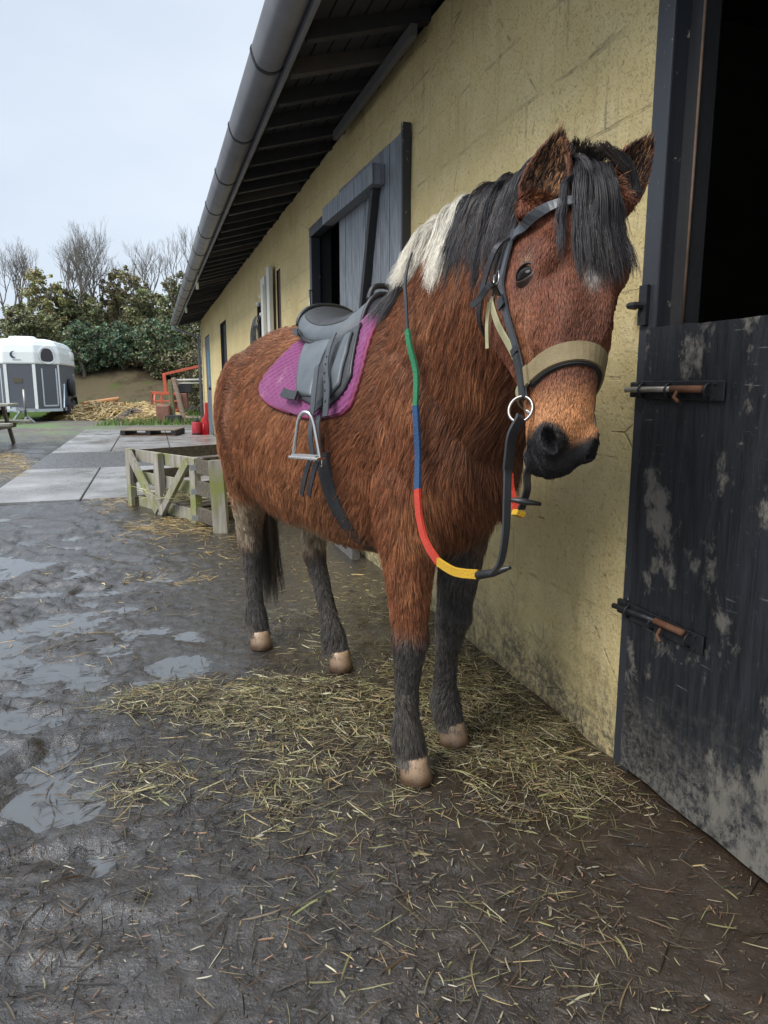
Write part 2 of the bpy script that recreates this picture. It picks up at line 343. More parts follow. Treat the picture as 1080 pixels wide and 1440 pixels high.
# ================================================================== COAT
def fields(P, N):
    """flow direction, hair length, lift, colour at surface points P with normals N"""
    n = len(P); s, l, z = bframe(P); t, x, f = hframe(P)
    hh, hl, zz = n_(HH), n_(HL), np.array([0, 0, 1.]); ha, hs, hf = n_(HA), n_(HS), n_(HF)
    wh = sst(-.05, .03, t) * sst(-.32, -.24, f) * (np.abs(x) < .16) * (t < .66) * sst(.10, .0, f - .06) * (s > .5)
    wh = wh * sst(-.02, .10, t + (f + .05) * .55)
    n1 = fbm(P * 5, 3, 3); n2 = fbm(P * 14, 3, 9); n3 = fbm(P * 2.2, 2, 31)
    up = np.clip(N[:, 2], -1, 1)
    # torso flow
    F = -hh * .62 - zz * .8
    F = np.repeat(F[None], n, 0)
    top = sst(.35, .85, up)[:, None]; F = F * (1 - top) + (-hh * 1.0 + zz * -.05)[None] * top
    rump = sst(-.72, -.98, s)[:, None]; F = F * (1 - rump) + (-zz - hh * .15)[None] * rump
    wv = np.exp(-(((s + .76) / .09) ** 2 + ((z - 1.02) / .22) ** 2))[:, None]   # flank whorl
    F = F + wv * (zz * .7 - hh * .35)[None] * 1.3
    neck = sst(.02, .3, s)[:, None]; F = F * (1 - neck) + (-zz * .95 - hh * .28)[None] * neck
    legs = sst(.68, .58, z)[:, None]; F = F * (1 - legs) + (-zz)[None] * legs
    bel = sst(-.4, -.85, up)[:, None] * (1 - legs); F = F * (1 - bel) + (-hh * .8 - zz * .5)[None] * bel
    hd = ha[None] * 1.0 + np.outer(np.sign(x) * np.clip(np.abs(x) * 6, 0, .6), hs) + np.outer(-sst(.0, -.15, f) * .5, hf)
    low = sst(.36, .5, t)[:, None]; hd = hd * (1 - .0 * low)
    F = F * (1 - wh[:, None]) + hd * wh[:, None]
    an = (n1 - .5) * 2.4 + (n2 - .5) * 1.0     # swirl
    F = F + np.cross(N, F) * an[:, None] * .8
    F = F + (RNG.random((n, 3)) - .5) * .16
    F = F - N * np.sum(F * N, 1, keepdims=True); F = norm(F)
    # length
    L = np.full(n, .040); L = L + .016 * sst(-.2, -.8, up) + .018 * sst(.1, .35, s) * (z > .7) - .010 * sst(-.7, -.95, s)
    L = np.where(z < .7, L + (.032 - L) * sst(.70, .6, z), L); L = np.where(z < .47, L + (.022 - L) * sst(.47, .38, z), L)
    feather = sst(.22, .13, z); L = L + feather * .014; L = np.where(z < .2, np.minimum(L, np.clip((z - .048) * .95, .006, 1)), L)
    Lh = .015 + .012 * sst(-.02, -.14, f) * sst(.36, .25, t) - .006 * sst(.34, .5, t)
    Lh = np.where(t > .52, .004, Lh); Lh = np.maximum(Lh - .004 * sst(.5, .54, t), .0035)
    L = L * (1 - wh) + Lh * wh
    ey = np.zeros(n)
    for sd, pe, ne in EYES:
        q = P - n_(pe); ey = np.maximum(ey, np.exp(-(np.linalg.norm(q, axis=1) / .022) ** 2))
    L = L * (1 - .75 * ey)
    # colours
    C = lambda a: np.array(a)[None]
    col = C((.175, .066, .031)) * (.65 + .8 * n1[:, None])
    gin = sst(.50, .68, n2 * .5 + n3 * .5)[:, None] * .6
    col = col * (1 - gin) + C((.33, .145, .062)) * gin
    b2 = (sst(.95, .62, z) * sst(.15, -.1, s) * .55)[:, None]; col = col * (1 - b2) + C((.31, .155, .08)) * b2
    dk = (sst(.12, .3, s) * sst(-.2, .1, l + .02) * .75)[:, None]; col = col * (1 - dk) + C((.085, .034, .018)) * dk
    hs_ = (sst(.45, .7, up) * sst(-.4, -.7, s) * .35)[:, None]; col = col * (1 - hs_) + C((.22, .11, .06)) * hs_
    # legs
    isR = l < -.02
    front = s > -.2
    zk = np.where(front & isR, .45, np.where(front, .60, np.where(isR, .56, .53))) + (n2 - .5) * .16
    lg = sst(.07, -.06, z - zk + (n1 - .5) * .12)
    mud = C((.060, .053, .047)) * (.6 + 1.1 * n2[:, None])
    br = C((.11, .09, .07))
    m2 = sst(.62, .72, n1)[:, None] * .7; mud = mud * (1 - m2) + br * m2
    tl = (front & ~isR) & (z < .75); k = (tl * sst(.78, .66, z) * .75)[:, None]; col = col * (1 - k) + C((.11, .082, .06)) * k
    dun = (~front) * sst(.40, .47, z) * sst(.70, .60, z) * sst(.35, .55, n2 + .12) * .9
    dun = dun * np.where(isR, sst(.2, -.6, N @ hl) * .6 + .4, 1); lgk = lg[:, None] * (1 - dun[:, None] * .9)
    col = col * (1 - dun[:, None]) + C((.36, .30, .21)) * (.6 + .8 * n2[:, None]) * dun[:, None]
    col = col * (1 - lgk) + mud * lgk
    cor = sst(.115, .06, z)[:, None] * .6 * (1 - 0); col = col * (1 - cor) + C((.16, .14, .12)) * (.6 + .8 * n2[:, None]) * cor
    # head
    hc = C((.135, .046, .024)) * (.6 + .8 * n2[:, None])
    dn = (sst(.0, .03, f) * sst(.16, .3, t) * sst(.5, .4, t) * .35)[:, None]; hc = hc * (1 - dn) + C((.09, .04, .024)) * dn
    tan = (sst(.41, .47, t))[:, None]; hc = hc * (1 - tan) + C((.38, .17, .07)) * (.75 + .5 * n2[:, None]) * tan
    tn2 = (np.exp(-((f + .06) / .04) ** 2) * sst(.2, .3, t) * .35)[:, None]; hc = hc * (1 - tn2) + C((.30, .13, .05)) * tn2
    bl = sst(.488, .515, t + (n2 - .5) * .03 + .85 * np.abs(x) - .034)[:, None]
    hc = hc * (1 - bl) + C((.011, .010, .011)) * bl
    star = np.exp(-(((t - .225) / .022) ** 2 + ((x - .0) / .015) ** 2)) * sst(.02, .05, f); star = (np.clip(star * 1.5, 0, 1) * .8)[:, None]
    hc = hc * (1 - star) + C((.5, .46, .42)) * star
    eye = np.zeros(n); brow = np.zeros(n)
    for sd, pe, ne in EYES:
        q = P - n_(pe); eye = np.maximum(eye, np.exp(-(np.linalg.norm(q, axis=1) / .021) ** 4))
        q = P - n_(pe - HA * .036 + HF * .006); brow = np.maximum(brow, np.exp(-(np.linalg.norm(q, axis=1) / .016) ** 2))
    eye = eye[:, None]; hc = hc * (1 - eye * .9) + C((.03, .022, .02)) * eye * .9
    brow = brow[:, None] * .5; hc = hc * (1 - brow) + C((.22, .15, .09)) * brow
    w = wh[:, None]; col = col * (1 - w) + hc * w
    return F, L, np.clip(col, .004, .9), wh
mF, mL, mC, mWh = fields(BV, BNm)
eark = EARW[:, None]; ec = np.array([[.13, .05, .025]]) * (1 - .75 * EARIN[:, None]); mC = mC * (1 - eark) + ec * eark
mL = mL * (1 - EARW) + .006 * EARW
setcol(body_me, 'coat', mC * .75)

def curves_obj(name, P, R, cols, mat, parent, npts):
    """P (n, npts, 3) R (npts,) or (n,npts) cols (n,3)"""
    n = len(P); hc = bpy.data.hair_curves.new(name); hc.add_curves([npts] * n)
    hc.position_data.foreach_set('vector', P.astype(np.float32).ravel())
    R = np.broadcast_to(R, (n, npts)).astype(np.float32)
    a = hc.attributes.get('radius') or hc.attributes.new('radius', 'FLOAT', 'POINT'); a.data.foreach_set('value', R.ravel())
    a = hc.attributes.new('hcol', 'FLOAT_COLOR', 'CURVE'); c = np.ones((n, 4), np.float32); c[:, :3] = cols; a.data.foreach_set('color', c.ravel())
    o = bpy.data.objects.new(name, hc); COL.objects.link(o); hc.materials.append(mat)
    if parent: o.parent = parent
    return o
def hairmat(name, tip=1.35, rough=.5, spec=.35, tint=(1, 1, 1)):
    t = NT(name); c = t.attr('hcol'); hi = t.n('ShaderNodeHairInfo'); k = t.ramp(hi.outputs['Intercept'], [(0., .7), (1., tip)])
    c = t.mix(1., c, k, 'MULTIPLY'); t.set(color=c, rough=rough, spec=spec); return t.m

def tri_sample(w, count):
    a, b, c = BV[tri[:, 0]], BV[tri[:, 1]], BV[tri[:, 2]]
    ar = np.linalg.norm(np.cross(b - a, c - a), axis=1) / 2 * w; cdf = np.cumsum(ar); cdf /= cdf[-1]
    i = np.searchsorted(cdf, RNG.random(count)); r1 = np.sqrt(RNG.random(count)); r2 = RNG.random(count)
    ba = np.stack([1 - r1, r1 * (1 - r2), r1 * r2], 1)
    return i, ba
def bary(arr, i, ba): return (arr[tri[i, 0]] * ba[:, 0:1] + arr[tri[i, 1]] * ba[:, 1:2] + arr[tri[i, 2]] * ba[:, 2:3])
def grow(P, N, F, L, lift, nseg, grav=.35):
    k = np.linspace(0, 1, nseg)[None, :, None]
    d0 = F * np.cos(lift)[:, None] + N * np.sin(lift)[:, None]
    d1 = F * .92 - N * .10 + np.array([[0, 0, -grav]])
    d1 = norm(d1)
    return P[:, None] + L[:, None, None] * (d0[:, None] * (k - .5 * k ** 2) + d1[:, None] * (.5 * k ** 2))
def make_coat(count, NS=6):
    tc = BV[tri].mean(1); tN = BNm[tri].mean(1); sT, lT, zT = bframe(tc); whT = mWh[tri].mean(1); eT = EARW[tri].mean(1)
    toward = np.sum(norm(n_(V((-.4, 0, 1.3))) - tc) * tN, 1)
    w = np.where(toward > -.25, 1., .3) * (1 + 1.6 * whT + 1.2 * eT) * (1 + .8 * sst(.5, .3, zT)) * (1 + .5 * sst(-.2, .3, sT))
    tx_, xx_, ff_ = hframe(tc); w = w * np.where((whT > .5) & (tx_ > .525), .45, 1) * (zT > .070)
    i, ba = tri_sample(w, count)
    P = bary(BV, i, ba); ok = np.ones(count, bool)
    for sd, pe, ne in EYES: ok &= np.linalg.norm((P - n_(pe)) * 1., axis=1) > .0215
    i, ba, P = i[ok], ba[ok], P[ok]; count = len(P)
    N = norm(bary(BNm, i, ba)); F, L, C, wh = fields(P, N)
    ew = bary(EARW[:, None], i, ba)[:, 0]; ei = bary(EARIN[:, None], i, ba)[:, 0]
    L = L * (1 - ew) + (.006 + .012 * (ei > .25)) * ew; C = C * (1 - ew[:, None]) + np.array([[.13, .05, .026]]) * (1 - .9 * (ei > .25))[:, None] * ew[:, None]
    eax = norm(n_(EARS[0][1] - EARS[0][0]))[None]
    F = norm(F * (1 - ew[:, None]) + eax * ew[:, None])
    gl = (ei > .3) & (RNG.random(count) < .18); C[gl] = np.array([.4, .2, .09])
    # clumps
    ng = count // 26; gi = RNG.choice(count, ng, replace=False)
    kd = KDTree(ng)
    for a, q in enumerate(P[gi]): kd.insert(q, a)
    kd.balance(); near = np.array([kd.find(q)[1] for q in P]); g = gi[near]
    lift = .32 + .25 * RNG.random(count) + .25 * (1 - wh) * (fbm(P * 9, 2, 77) - .4); Ls = L * (.65 + .6 * RNG.random(count))
    gd_ = (RNG.random(count) < .12) & (wh < .5); Ls = np.where(gd_, Ls * 1.45, Ls)
    own = grow(P, N, F, Ls, lift, NS)
    gL = L[g] * (.8 + .5 * _h(g, g * 0, g * 0, 5)); gl_ = .4 + .3 * _h(g, g * 0, g * 0, 6)
    Fg = norm(F[g] + np.cross(N[g], F[g]) * ((_h(g, g * 0, g * 0, 8) - .5) * .7)[:, None])
    gd = grow(P[g], N[g], Fg, gL, gl_, NS)
    k = np.linspace(0, 1, NS)[None, :, None]; cl = (.05 + .62 * k ** 1.3) * (.55 + .45 * RNG.random(count))[:, None, None]
    cl = cl * np.where(wh > .5, .45, np.where(gd_, .45, 1))[:, None, None]
    out = own * (1 - cl) + (gd + (own - own[:, :1] - (gd - gd[:, :1])) * .15) * cl
    j = (fbm(out.reshape(-1, 3) * 60, 1, 5) - .5).reshape(count, NS, 1) * k * .004
    out = out + j * np.cross(N, F)[:, None]
    gc = C[g]; cv = .26 * (1 - .6 * wh); tone = (1 - cv + 2 * cv * _h(g, g * 0, g * 0, 12))[:, None] * (.50 + 1.0 * RNG.random(count))[:, None]
    C = (C * .6 + gc * .4) * tone
    pale = (RNG.random(count) < .13) & (wh < .5) & (P[:, 2] > .5); C[pale] = C[pale] * 1.3 + np.array([.07, .035, .015])
    return out, C
NH = 520000
# ================================================================== HORSE OBJECT
skin = NT('horse_skin'); skin.set(color=skin.attr('coat'), rough=.62, spec=.35); skin.bump(skin.noise(180, 3), .3, .001)
horse = thing('horse', 'shaggy bay pony with black and white mane standing saddled beside the yellow stable wall', 'horse', HO)
def adopt(o, par):   # parent keeping world coordinates (par is only translated)
    o.parent = par; o.location = V(o.location) - par.matrix_basis.translation; return o
body = adopt(mkobj('body', body_me, skin.m, smooth=True, fixn=False), horse)
def outer(c, d, off=.0, far=1.0):
    h = BVH.ray_cast(c + d * far, -d, far + .3)
    return (h[0] + h[1] * off, h[1]) if h[0] is not None else (c + d * .2, d)
def TB(s, phi, off=0.):   # torso surface: phi 0 = top, + = horse's right
    a = math.radians(phi); c = Hw(s, 0, 1.0); return outer(c, (Z * math.cos(a) - HL * math.sin(a)).normalized(), off, .7)
def HB(t, ang, off=0.):   # head surface: 0 = front of the face, - = horse's right
    a = math.radians(ang); fc = np.interp(t, [-.05, .05, .2, .33, .45, .56], [-.05, -.06, -.10, -.08, -.05, -.05])
    return outer(Hd(t, 0, fc), (HF * math.cos(a) + HS * math.sin(a)).normalized(), off, .25)
def catmull(P, n):
    P = [V(p) for p in P]; out = []
    for i in range(len(P) - 1):
        p0, p1, p2, p3 = P[max(i - 1, 0)], P[i], P[i + 1], P[min(i + 2, len(P) - 1)]
        for k in range(n):
            t = k / n; out.append(.5 * ((2 * p1) + (p2 - p0) * t + (2 * p0 - 5 * p1 + 4 * p2 - p3) * t * t + (3 * p1 - p0 - 3 * p2 + p3) * t ** 3))
    out.append(P[-1]); return out
def ribbon(mb, pts, nrm, w, th, closed=False):
    m = len(pts); rings = []
    for i in range(m):
        t = (pts[(i + 1) % m] - pts[i - 1]) if closed else (pts[min(i + 1, m - 1)] - pts[max(i - 1, 0)])
        t.normalize(); n = (nrm[i] - t * nrm[i].dot(t)).normalized(); b = t.cross(n)
        ww = (w[i] if hasattr(w, '__len__') else w) / 2
        rings.append([pts[i] + b * ww * x + n * th * y for x, y in ((-1, -.3), (-.92, .5), (.92, .5), (1, -.3), (.9, -.5), (-.9, -.5))])
    return mb.rings(rings, closed)
SMO = 3
def strap_on(fn, keys, w, th, off, n=6, step=True):
    """keys: list of (a, b) surface coordinates, interpolated then laid on the surface"""
    K = catmull([V((a, b * .01, 0)) for a, b in keys], n); P = []; N = []
    for k in K:
        p, q = fn(k.x, k.y * 100, off); P.append(p); N.append(q)
    for _ in range(SMO):
        P = [P[0]] + [(P[i - 1] + P[i] * 2 + P[i + 1]) / 4 for i in range(1, len(P) - 1)] + [P[-1]]
        N = [N[0]] + [(N[i - 1] + N[i] * 2 + N[i + 1]).normalized() for i in range(1, len(N) - 1)] + [N[-1]]
    mb = MB(); ribbon(mb, P, N, w, th); return mb
leather = simple('black_leather', (.022, .022, .024), .42, var=.35, bump=.35, bscale=160, bd=.001)
leather2 = simple('worn_leather', (.05, .054, .06), .42, var=.3, bump=.3, bscale=200, bd=.001)
steel = simple('steel', (.62, .6, .57), .22, 1, var=.12, bump=.1, bd=.001)
dull_steel = simple('dull_steel', (.3, .28, .26), .4, 1, var=.3)
# eyes
eyem = NT('eye_dark'); eyem.set(color=(.008, .005, .004), rough=.05, spec=.12)
lidm = simple('eyelid_skin', (.045, .024, .017), .4, var=.3, bump=.3)
for sd, pe, ne in EYES:
    look = (ne + HF * .28).normalized(); c = pe - ne * .0165 + HF * .001
    rings = []
    up = (-HA - look * (-HA).dot(look)).normalized(); rt = look.cross(up)
    m = MB(); rg = []
    for i in [.05, .5] + list(range(1, 12)):
        a = PI * i / 12; rg.append([c + look * (.0262 * math.cos(a)) + (up * math.cos(2 * PI * k / 20) * .95 + rt * math.sin(2 * PI * k / 20) * 1.08) * (.0262 * math.sin(a)) for k in range(20)])
    m.rings(rg); e = adopt(m.build('eye', eyem.m, smooth=True), horse)
    nn_ = 32; loops = []
    for j, (k_, rr_) in enumerate(((.0, 0), (.12, 0), (.45, 0), (1., 0))):
        lp = []
        for q in range(nn_):
            a = 2 * PI * q / nn_; x = .0205 * math.cos(a); y = (.0175 if math.sin(a) > 0 else .0140) * math.sin(a); y += -.0012 * math.cos(a) * sd * -1
            pin = c + rt * x + up * y + look * (math.sqrt(max(.0274 ** 2 - x * x - y * y, 1e-6)) + .0)
            po = c + rt * x * 1.55 + up * (y * 1.7); h = BVH.find_nearest(po + look * .01); po = h[0] - h[1] * .002
            lift = .0032 * math.sin(PI * min(k_ * 1.6, 1)) * (1.2 if math.sin(a) > .2 else .8)
            lp.append(pin.lerp(po, k_) + look * (lift + (.0016 if j == 0 else 0) + (.0035 if j == 1 else 0)))
        loops.append(lp)
    inner = [p - look * .006 for p in loops[0]]
    m = MB(); m.rings([inner] + loops, cap=False); adopt(m.build('eyelid', lidm, smooth=True, sub=1), horse)
# hooves
hoofm = NT('hoof_horn'); gz = hoofm.n('ShaderNodeSeparateXYZ'); hoofm.l(hoofm.coord(), gz.inputs[0])
nz = hoofm.noise(26, 5, .7); band = hoofm.math('ADD', hoofm.math('MULTIPLY', gz.outputs[2], 14), hoofm.math('MULTIPLY', nz, .5))
hoofm.set(color=hoofm.mix(hoofm.ramp(band, [(.42, 0.), (.95, 1.)]), (.07, .038, .018), (.38, .26, .165)), rough=hoofm.ramp(nz, [(.3, .2), (.7, .5)]))
hc2 = hoofm.ramp(hoofm.noise(55, 5, .75), [(.50, 0.), (.66, .6)]); hoofm.set(color=hoofm.mix(hc2, hoofm.b.inputs['Base Color'].links[0].from_socket, (.07, .045, .03)))
hoofm.bump(hoofm.noise(3, 4, .6, hoofm.coord(scale=(8, 8, 90))), .4, .003)
for s_, l_, dk in ((.245, -.163, 0), (.147, .055, 1), (-.94, -.095, 1), (-.552, .065, 0)):
    m = MB(); rg = []
    for zt, r, ofs in ((.074, .037, -.004), (.068, .0405, 0), (.05, .0435, .004), (.03, .0475, .009), (.008, .0515, .014), (.0, .051, .014)):
        rg.append([V((0, 0, 0)) + HH * (ofs + r * .92 * (1.06 if math.cos(a) > 0 else .86) * math.cos(a)) + HL * (r * .92 * math.sin(a)) + Z * (zt * (1 - .35 * max(0, -math.cos(a)))) for a in [2 * PI * k / 28 for k in range(28)]])
    m.rings(rg); o = m.build('hoof', hoofm.m, smooth=True, bevel=.002); o.location = Hw(s_, l_, .006); adopt(o, horse)

# ================================================================== SADDLE PAD
pad = thing('saddle_pad', 'purple quilted saddle pad lying on the pony under the grey saddle', 'saddle pad', HO)
def pad_s(phi):
    a = abs(phi); return np.interp(a, [0, 20, 45, 60, 70, 78, 84, 90], [-.46, -.47, -.505, -.535, -.54, -.50, -.42, -.22]), np.interp(a, [0, 30, 55, 70, 80, 86, 90], [.0, .03, .055, .055, .045, .01, -.08])
def flap_s(phi):
    a = abs(phi); return np.interp(a, [0, 25, 40, 70, 77, 81, 84], [-.44, -.42, -.37, -.27, -.24, -.15, -.08]), np.interp(a, [0, 25, 40, 60, 72, 79, 84], [-.08, -.05, -.01, .025, .01, -.03, -.06])
def patch(fn, p0, p1, np_, ns, off, mat, name, quilt=0, thick=.0, par=None):
    """grid laid over the torso"""
    v = []; f = []
    for side in (0, 1):
        for i in range(np_ + 1):
            ph = p0 + (p1 - p0) * i / np_; a, b = fn(ph)
            for j in range(ns + 1):
                u = j / ns; s = a + (b - a) * u; o = off - (thick if side else 0)
                if quilt and not side:
                    q1 = s * 58 + ph * .36; q2 = s * 58 - ph * .36
                    o += quilt * (abs(math.sin(q1 * PI / 2)) * abs(math.sin(q2 * PI / 2))) ** .55
                e = min(i, np_ - i, j, ns - j)
                if e == 0 and not side: o -= thick * .6
                v.append((s, ph, o))
    key = {}; P = []
    for s, ph, o in v:
        k = (round(s, 5), round(ph, 4))
        if k not in key: key[k] = TB(s, ph)
        q = key[k]; P.append(q[0] + q[1] * o)
    P = np.array([p[:] for p in P]).reshape(2, np_ + 1, ns + 1, 3)
    for _ in range(3):      # relax the lower frequencies a little
        Q = P.copy(); Q[:, 1:-1, 1:-1] = P[:, 1:-1, 1:-1] * .6 + .1 * (P[:, :-2, 1:-1] + P[:, 2:, 1:-1] + P[:, 1:-1, :-2] + P[:, 1:-1, 2:])
        if not quilt: P = Q
    W = ns + 1; H = (np_ + 1) * W
    idx = lambda sd, i, j: sd * H + i * W + j
    for i in range(np_):
        for j in range(ns):
            f.append((idx(0, i, j), idx(0, i, j + 1), idx(0, i + 1, j + 1), idx(0, i + 1, j))); f.append((idx(1, i, j), idx(1, i + 1, j), idx(1, i + 1, j + 1), idx(1, i, j + 1)))
    for j in range(ns):
        f.append((idx(0, 0, j), idx(1, 0, j), idx(1, 0, j + 1), idx(0, 0, j + 1))); f.append((idx(0, np_, j), idx(0, np_, j + 1), idx(1, np_, j + 1), idx(1, np_, j)))
    for i in range(np_):
        f.append((idx(0, i, 0), idx(0, i + 1, 0), idx(1, i + 1, 0), idx(1, i, 0))); f.append((idx(0, i, ns), idx(1, i, ns), idx(1, i + 1, ns), idx(0, i + 1, ns)))
    o = mkobj(name, npmesh(name, P.reshape(-1, 3), f), mat, None, smooth=True)
    if par: adopt(o, par)
    return o, P
pm = NT('purple_cotton'); c = pm.mix(pm.noise(9, 4), (.13, .018, .085), (.22, .045, .145)); c = pm.mix(pm.ramp(pm.noise(14, 5, .7), [(.60, 0.), (.72, .7)]), c, (.34, .2, .24))
pm.set(color=c, rough=.85, sheen=.3, spec=.2); pm.bump(pm.noise(420, 2), .4, .001)
_, PP = patch(pad_s, -90, 90, 200, 110, .017, pm.m, 'quilted_cloth', .0045, .012, pad)
edge = simple('maroon_binding', (.19, .025, .065), .7, bump=.4)
for ring in ([PP[0, i, 0] for i in range(0, 201, 3)], [PP[0, i, -1] for i in range(0, 201, 3)], [PP[0, 0, j] for j in range(0, 111, 4)], [PP[0, -1, j] for j in range(0, 111, 4)]):
    m = MB(); m.tube([V(p) for p in ring], .0065, 8); adopt(m.build('binding', edge, smooth=True), pad)

# ================================================================== SADDLE
saddle = thing('saddle', 'grey and black synthetic saddle with steel stirrup sitting on the purple pad', 'saddle', HO)
sg = NT('grey_synthetic'); sg.set(color=sg.mix(sg.ramp(sg.noise(7, 5), [(.35, 0.), (.7, 1.)]), (.06, .068, .075), (.11, .125, .135)), rough=sg.ramp(sg.noise(22, 4), [(.3, .38), (.7, .56)]), spec=.5); sg.bump(sg.noise(300, 3), .3, .001)
sdk = simple('dark_suede', (.03, .031, .033), .62, var=.3, bump=.4, bscale=220)
for sgn in (1, -1):
    fn = flap_s
    o, FP = patch(fn, 26 * sgn, 84 * sgn, 44, 30, .030, sdk, 'flap', 0, .010, saddle)
    pts = [FP[0, i, 0] for i in range(0, 45, 2)] + [FP[0, -1, j] for j in range(1, 30, 2)] + [FP[0, i, -1] for i in range(44, -1, -2)]
    m = MB(); m.tube([V(p) for p in pts], .0055, 6); adopt(m.build('flap_edging', leather, smooth=True), saddle)
    # rear grey panel lying over the flap
    fr = lambda ph: (flap_s(ph)[0] + .006, float(np.interp(abs(ph), [24, 50, 80], [-.24, -.18, -.14])))
    adopt(patch(fr, 28 * sgn, 77 * sgn, 34, 14, .038, sg.m, 'rear_panel', 0, .008)[0], saddle)
    fk = lambda ph: (float(np.interp(abs(ph), [20, 50, 76], [-.08, -.065, -.055])), float(np.interp(abs(ph), [30, 45, 68, 78], [-.05, -.02, .0, -.04])))
    adopt(patch(fk, 32 * sgn, 77 * sgn, 26, 14, .041, sg.m, 'knee_panel', 0, .010)[0], saddle)
# seat
ST = [(-.505, 1.335, .075, .035), (-.50, 1.358, .10, .055), (-.48, 1.366, .122, .075), (-.455, 1.350, .137, .075), (-.40, 1.325, .150, .075), (-.34, 1.312, .152, .078), (-.27, 1.312, .142, .085), (-.21, 1.328, .128, .10), (-.19, 1.338, .115, .11), (-.175, 1.352, .105, .125), (-.155, 1.366, .096, .145), (-.138, 1.370, .088, .150), (-.125, 1.352, .08, .135)]
def seatpt(s, zt, w, dr, a, inset=0):
    th_ = a * PI / 2 * 1.0; return Hw(s, -(w - inset) * math.sin(th_) * 1.0, zt - inset - dr * (1 - math.cos(th_)) ** 1.15)
rg = []
for s, zt, w, dr in ST:
    rg.append([seatpt(s, zt, w, dr, -1 + 2 * k / 22) for k in range(23)] + [seatpt(s, zt, w, dr, 1 - 2 * k / 22, .022) for k in range(23)])
m = MB(); m.rings(rg); adopt(m.build('seat', sg.m, smooth=True, sub=1), saddle)
# dark seat dish inlay
rg = []
for s, zt, w, dr in ST[2:9]:
    rg.append([seatpt(s, zt, w * .98, dr, -.62 + 1.24 * k / 14, -.0035) for k in range(15)] + [seatpt(s, zt, w, dr, .62 - 1.24 * k / 14, .003) for k in range(15)])
m = MB(); m.rings(rg); adopt(m.build('seat_inlay', sdk, smooth=True, sub=1), saddle)
for k, (j, nm) in enumerate(((0, 'seat_piping'), (22, 'seat_piping'))):
    a = -1 if j == 0 else 1
    m = MB(); m.tube(catmull([seatpt(*q, a, .004) for q in ST], 3), .006, 8); adopt(m.build(nm, leather, smooth=True), saddle)
m = MB(); m.tube(catmull([seatpt(*ST[2], -1 + 2 * k / 12, -.001) for k in range(13)], 2), .0075, 8); adopt(m.build('cantle_piping', leather, smooth=True), saddle)
m = MB(); m.tube(catmull([seatpt(*ST[11], -1 + 2 * k / 12, -.001) for k in range(13)], 2), .0075, 8); adopt(m.build('pommel_piping', leather, smooth=True), saddle)
m = MB(); m.tube(catmull([Hw(-.15, -.05, 1.352), Hw(-.15, -.035, 1.386), Hw(-.15, 0, 1.395), Hw(-.15, .035, 1.386), Hw(-.15, .05, 1.352)], 5), .009, 8); adopt(m.build('grab_strap', leather, smooth=True), saddle)
m = MB(); m.bar(Hw(-.50, -.13, 1.275), Hw(-.40, -.165, 1.265), .004, .022); adopt(m.build('skirt_tab', leather2), saddle)
m = strap_on(TB, [(-.31, 76), (-.27, 77.5), (-.21, 78)], .03, .006, .046); adopt(m.build('cloth_loop', leather, smooth=False), saddle)
m = strap_on(TB, [(-.06, 80), (-.075, 82), (-.10, 86), (-.12, 88)], .025, .004, .038); adopt(m.build('flap_strap', leather), saddle)
# stirrup leathers + irons, both sides
holes = NT('punched_leather'); holes.set(color=(.03, .031, .034), rough=.45); holes.bump(holes.noise(200, 3), .3, .001)
for sg_ in (1, -1):
    m = strap_on(TB, [(-.13, 34 * sg_), (-.085, 54 * sg_), (-.03, 72 * sg_), (-.015, 84 * sg_), (-.01, 90 * sg_)], .026, .004, .052)
    sl = adopt(m.build('stirrup_leather', leather2), saddle)
    for q in range(6):
        p, nn = TB(-.092 + q * .014, (50 + q * 6) * sg_, .0545); m = MB(); m.lathe([(.0034, 0), (.0034, .0012)], n=8); o = m.build('hole', leather); o.location = p; o.rotation_euler = nn.to_track_quat('Z', 'Y').to_euler(); o.parent = sl
    m = strap_on(TB, [(-.11, 58 * sg_), (-.08, 72 * sg_), (-.065, 84 * sg_), (-.065, 90 * sg_)], .024, .004, .062)
    adopt(m.build('stirrup_leather', leather2), saddle)
    c, nn = TB(-.05, 91 * sg_, .09); c = c + Z * .006
    ax = (HH * .93 + HL * sg_ * .36).normalized()   # plane of the iron turned a little outwards
    R = [(0, 0), (.014, -.004), (.028, -.026), (.038, -.07), (.047, -.112), (.049, -.124)]
    L_ = [c + ax * x + Z * z for x, z in R]; Rr = [c - ax * x + Z * z for x, z in R]
    m = MB(); m.tube(catmull(L_[::-1] + Rr[1:], 4), [.0055] * (len(catmull(L_[::-1] + Rr[1:], 4))), 8)
    iron = adopt(m.build('stirrup_iron', steel, smooth=True), saddle)
    m = MB(); m.bar(c + ax * .053 - Z * .126, c - ax * .053 - Z * .126, .036, .008); o = m.build('footplate', steel, bevel=.002); o.parent = iron
    m = MB(); m.bar(c + ax * .045 - Z * .121, c - ax * .045 - Z * .121, .030, .006); o = m.build('tread', simple('tread', (.25, .25, .25), .6)); o.parent = iron
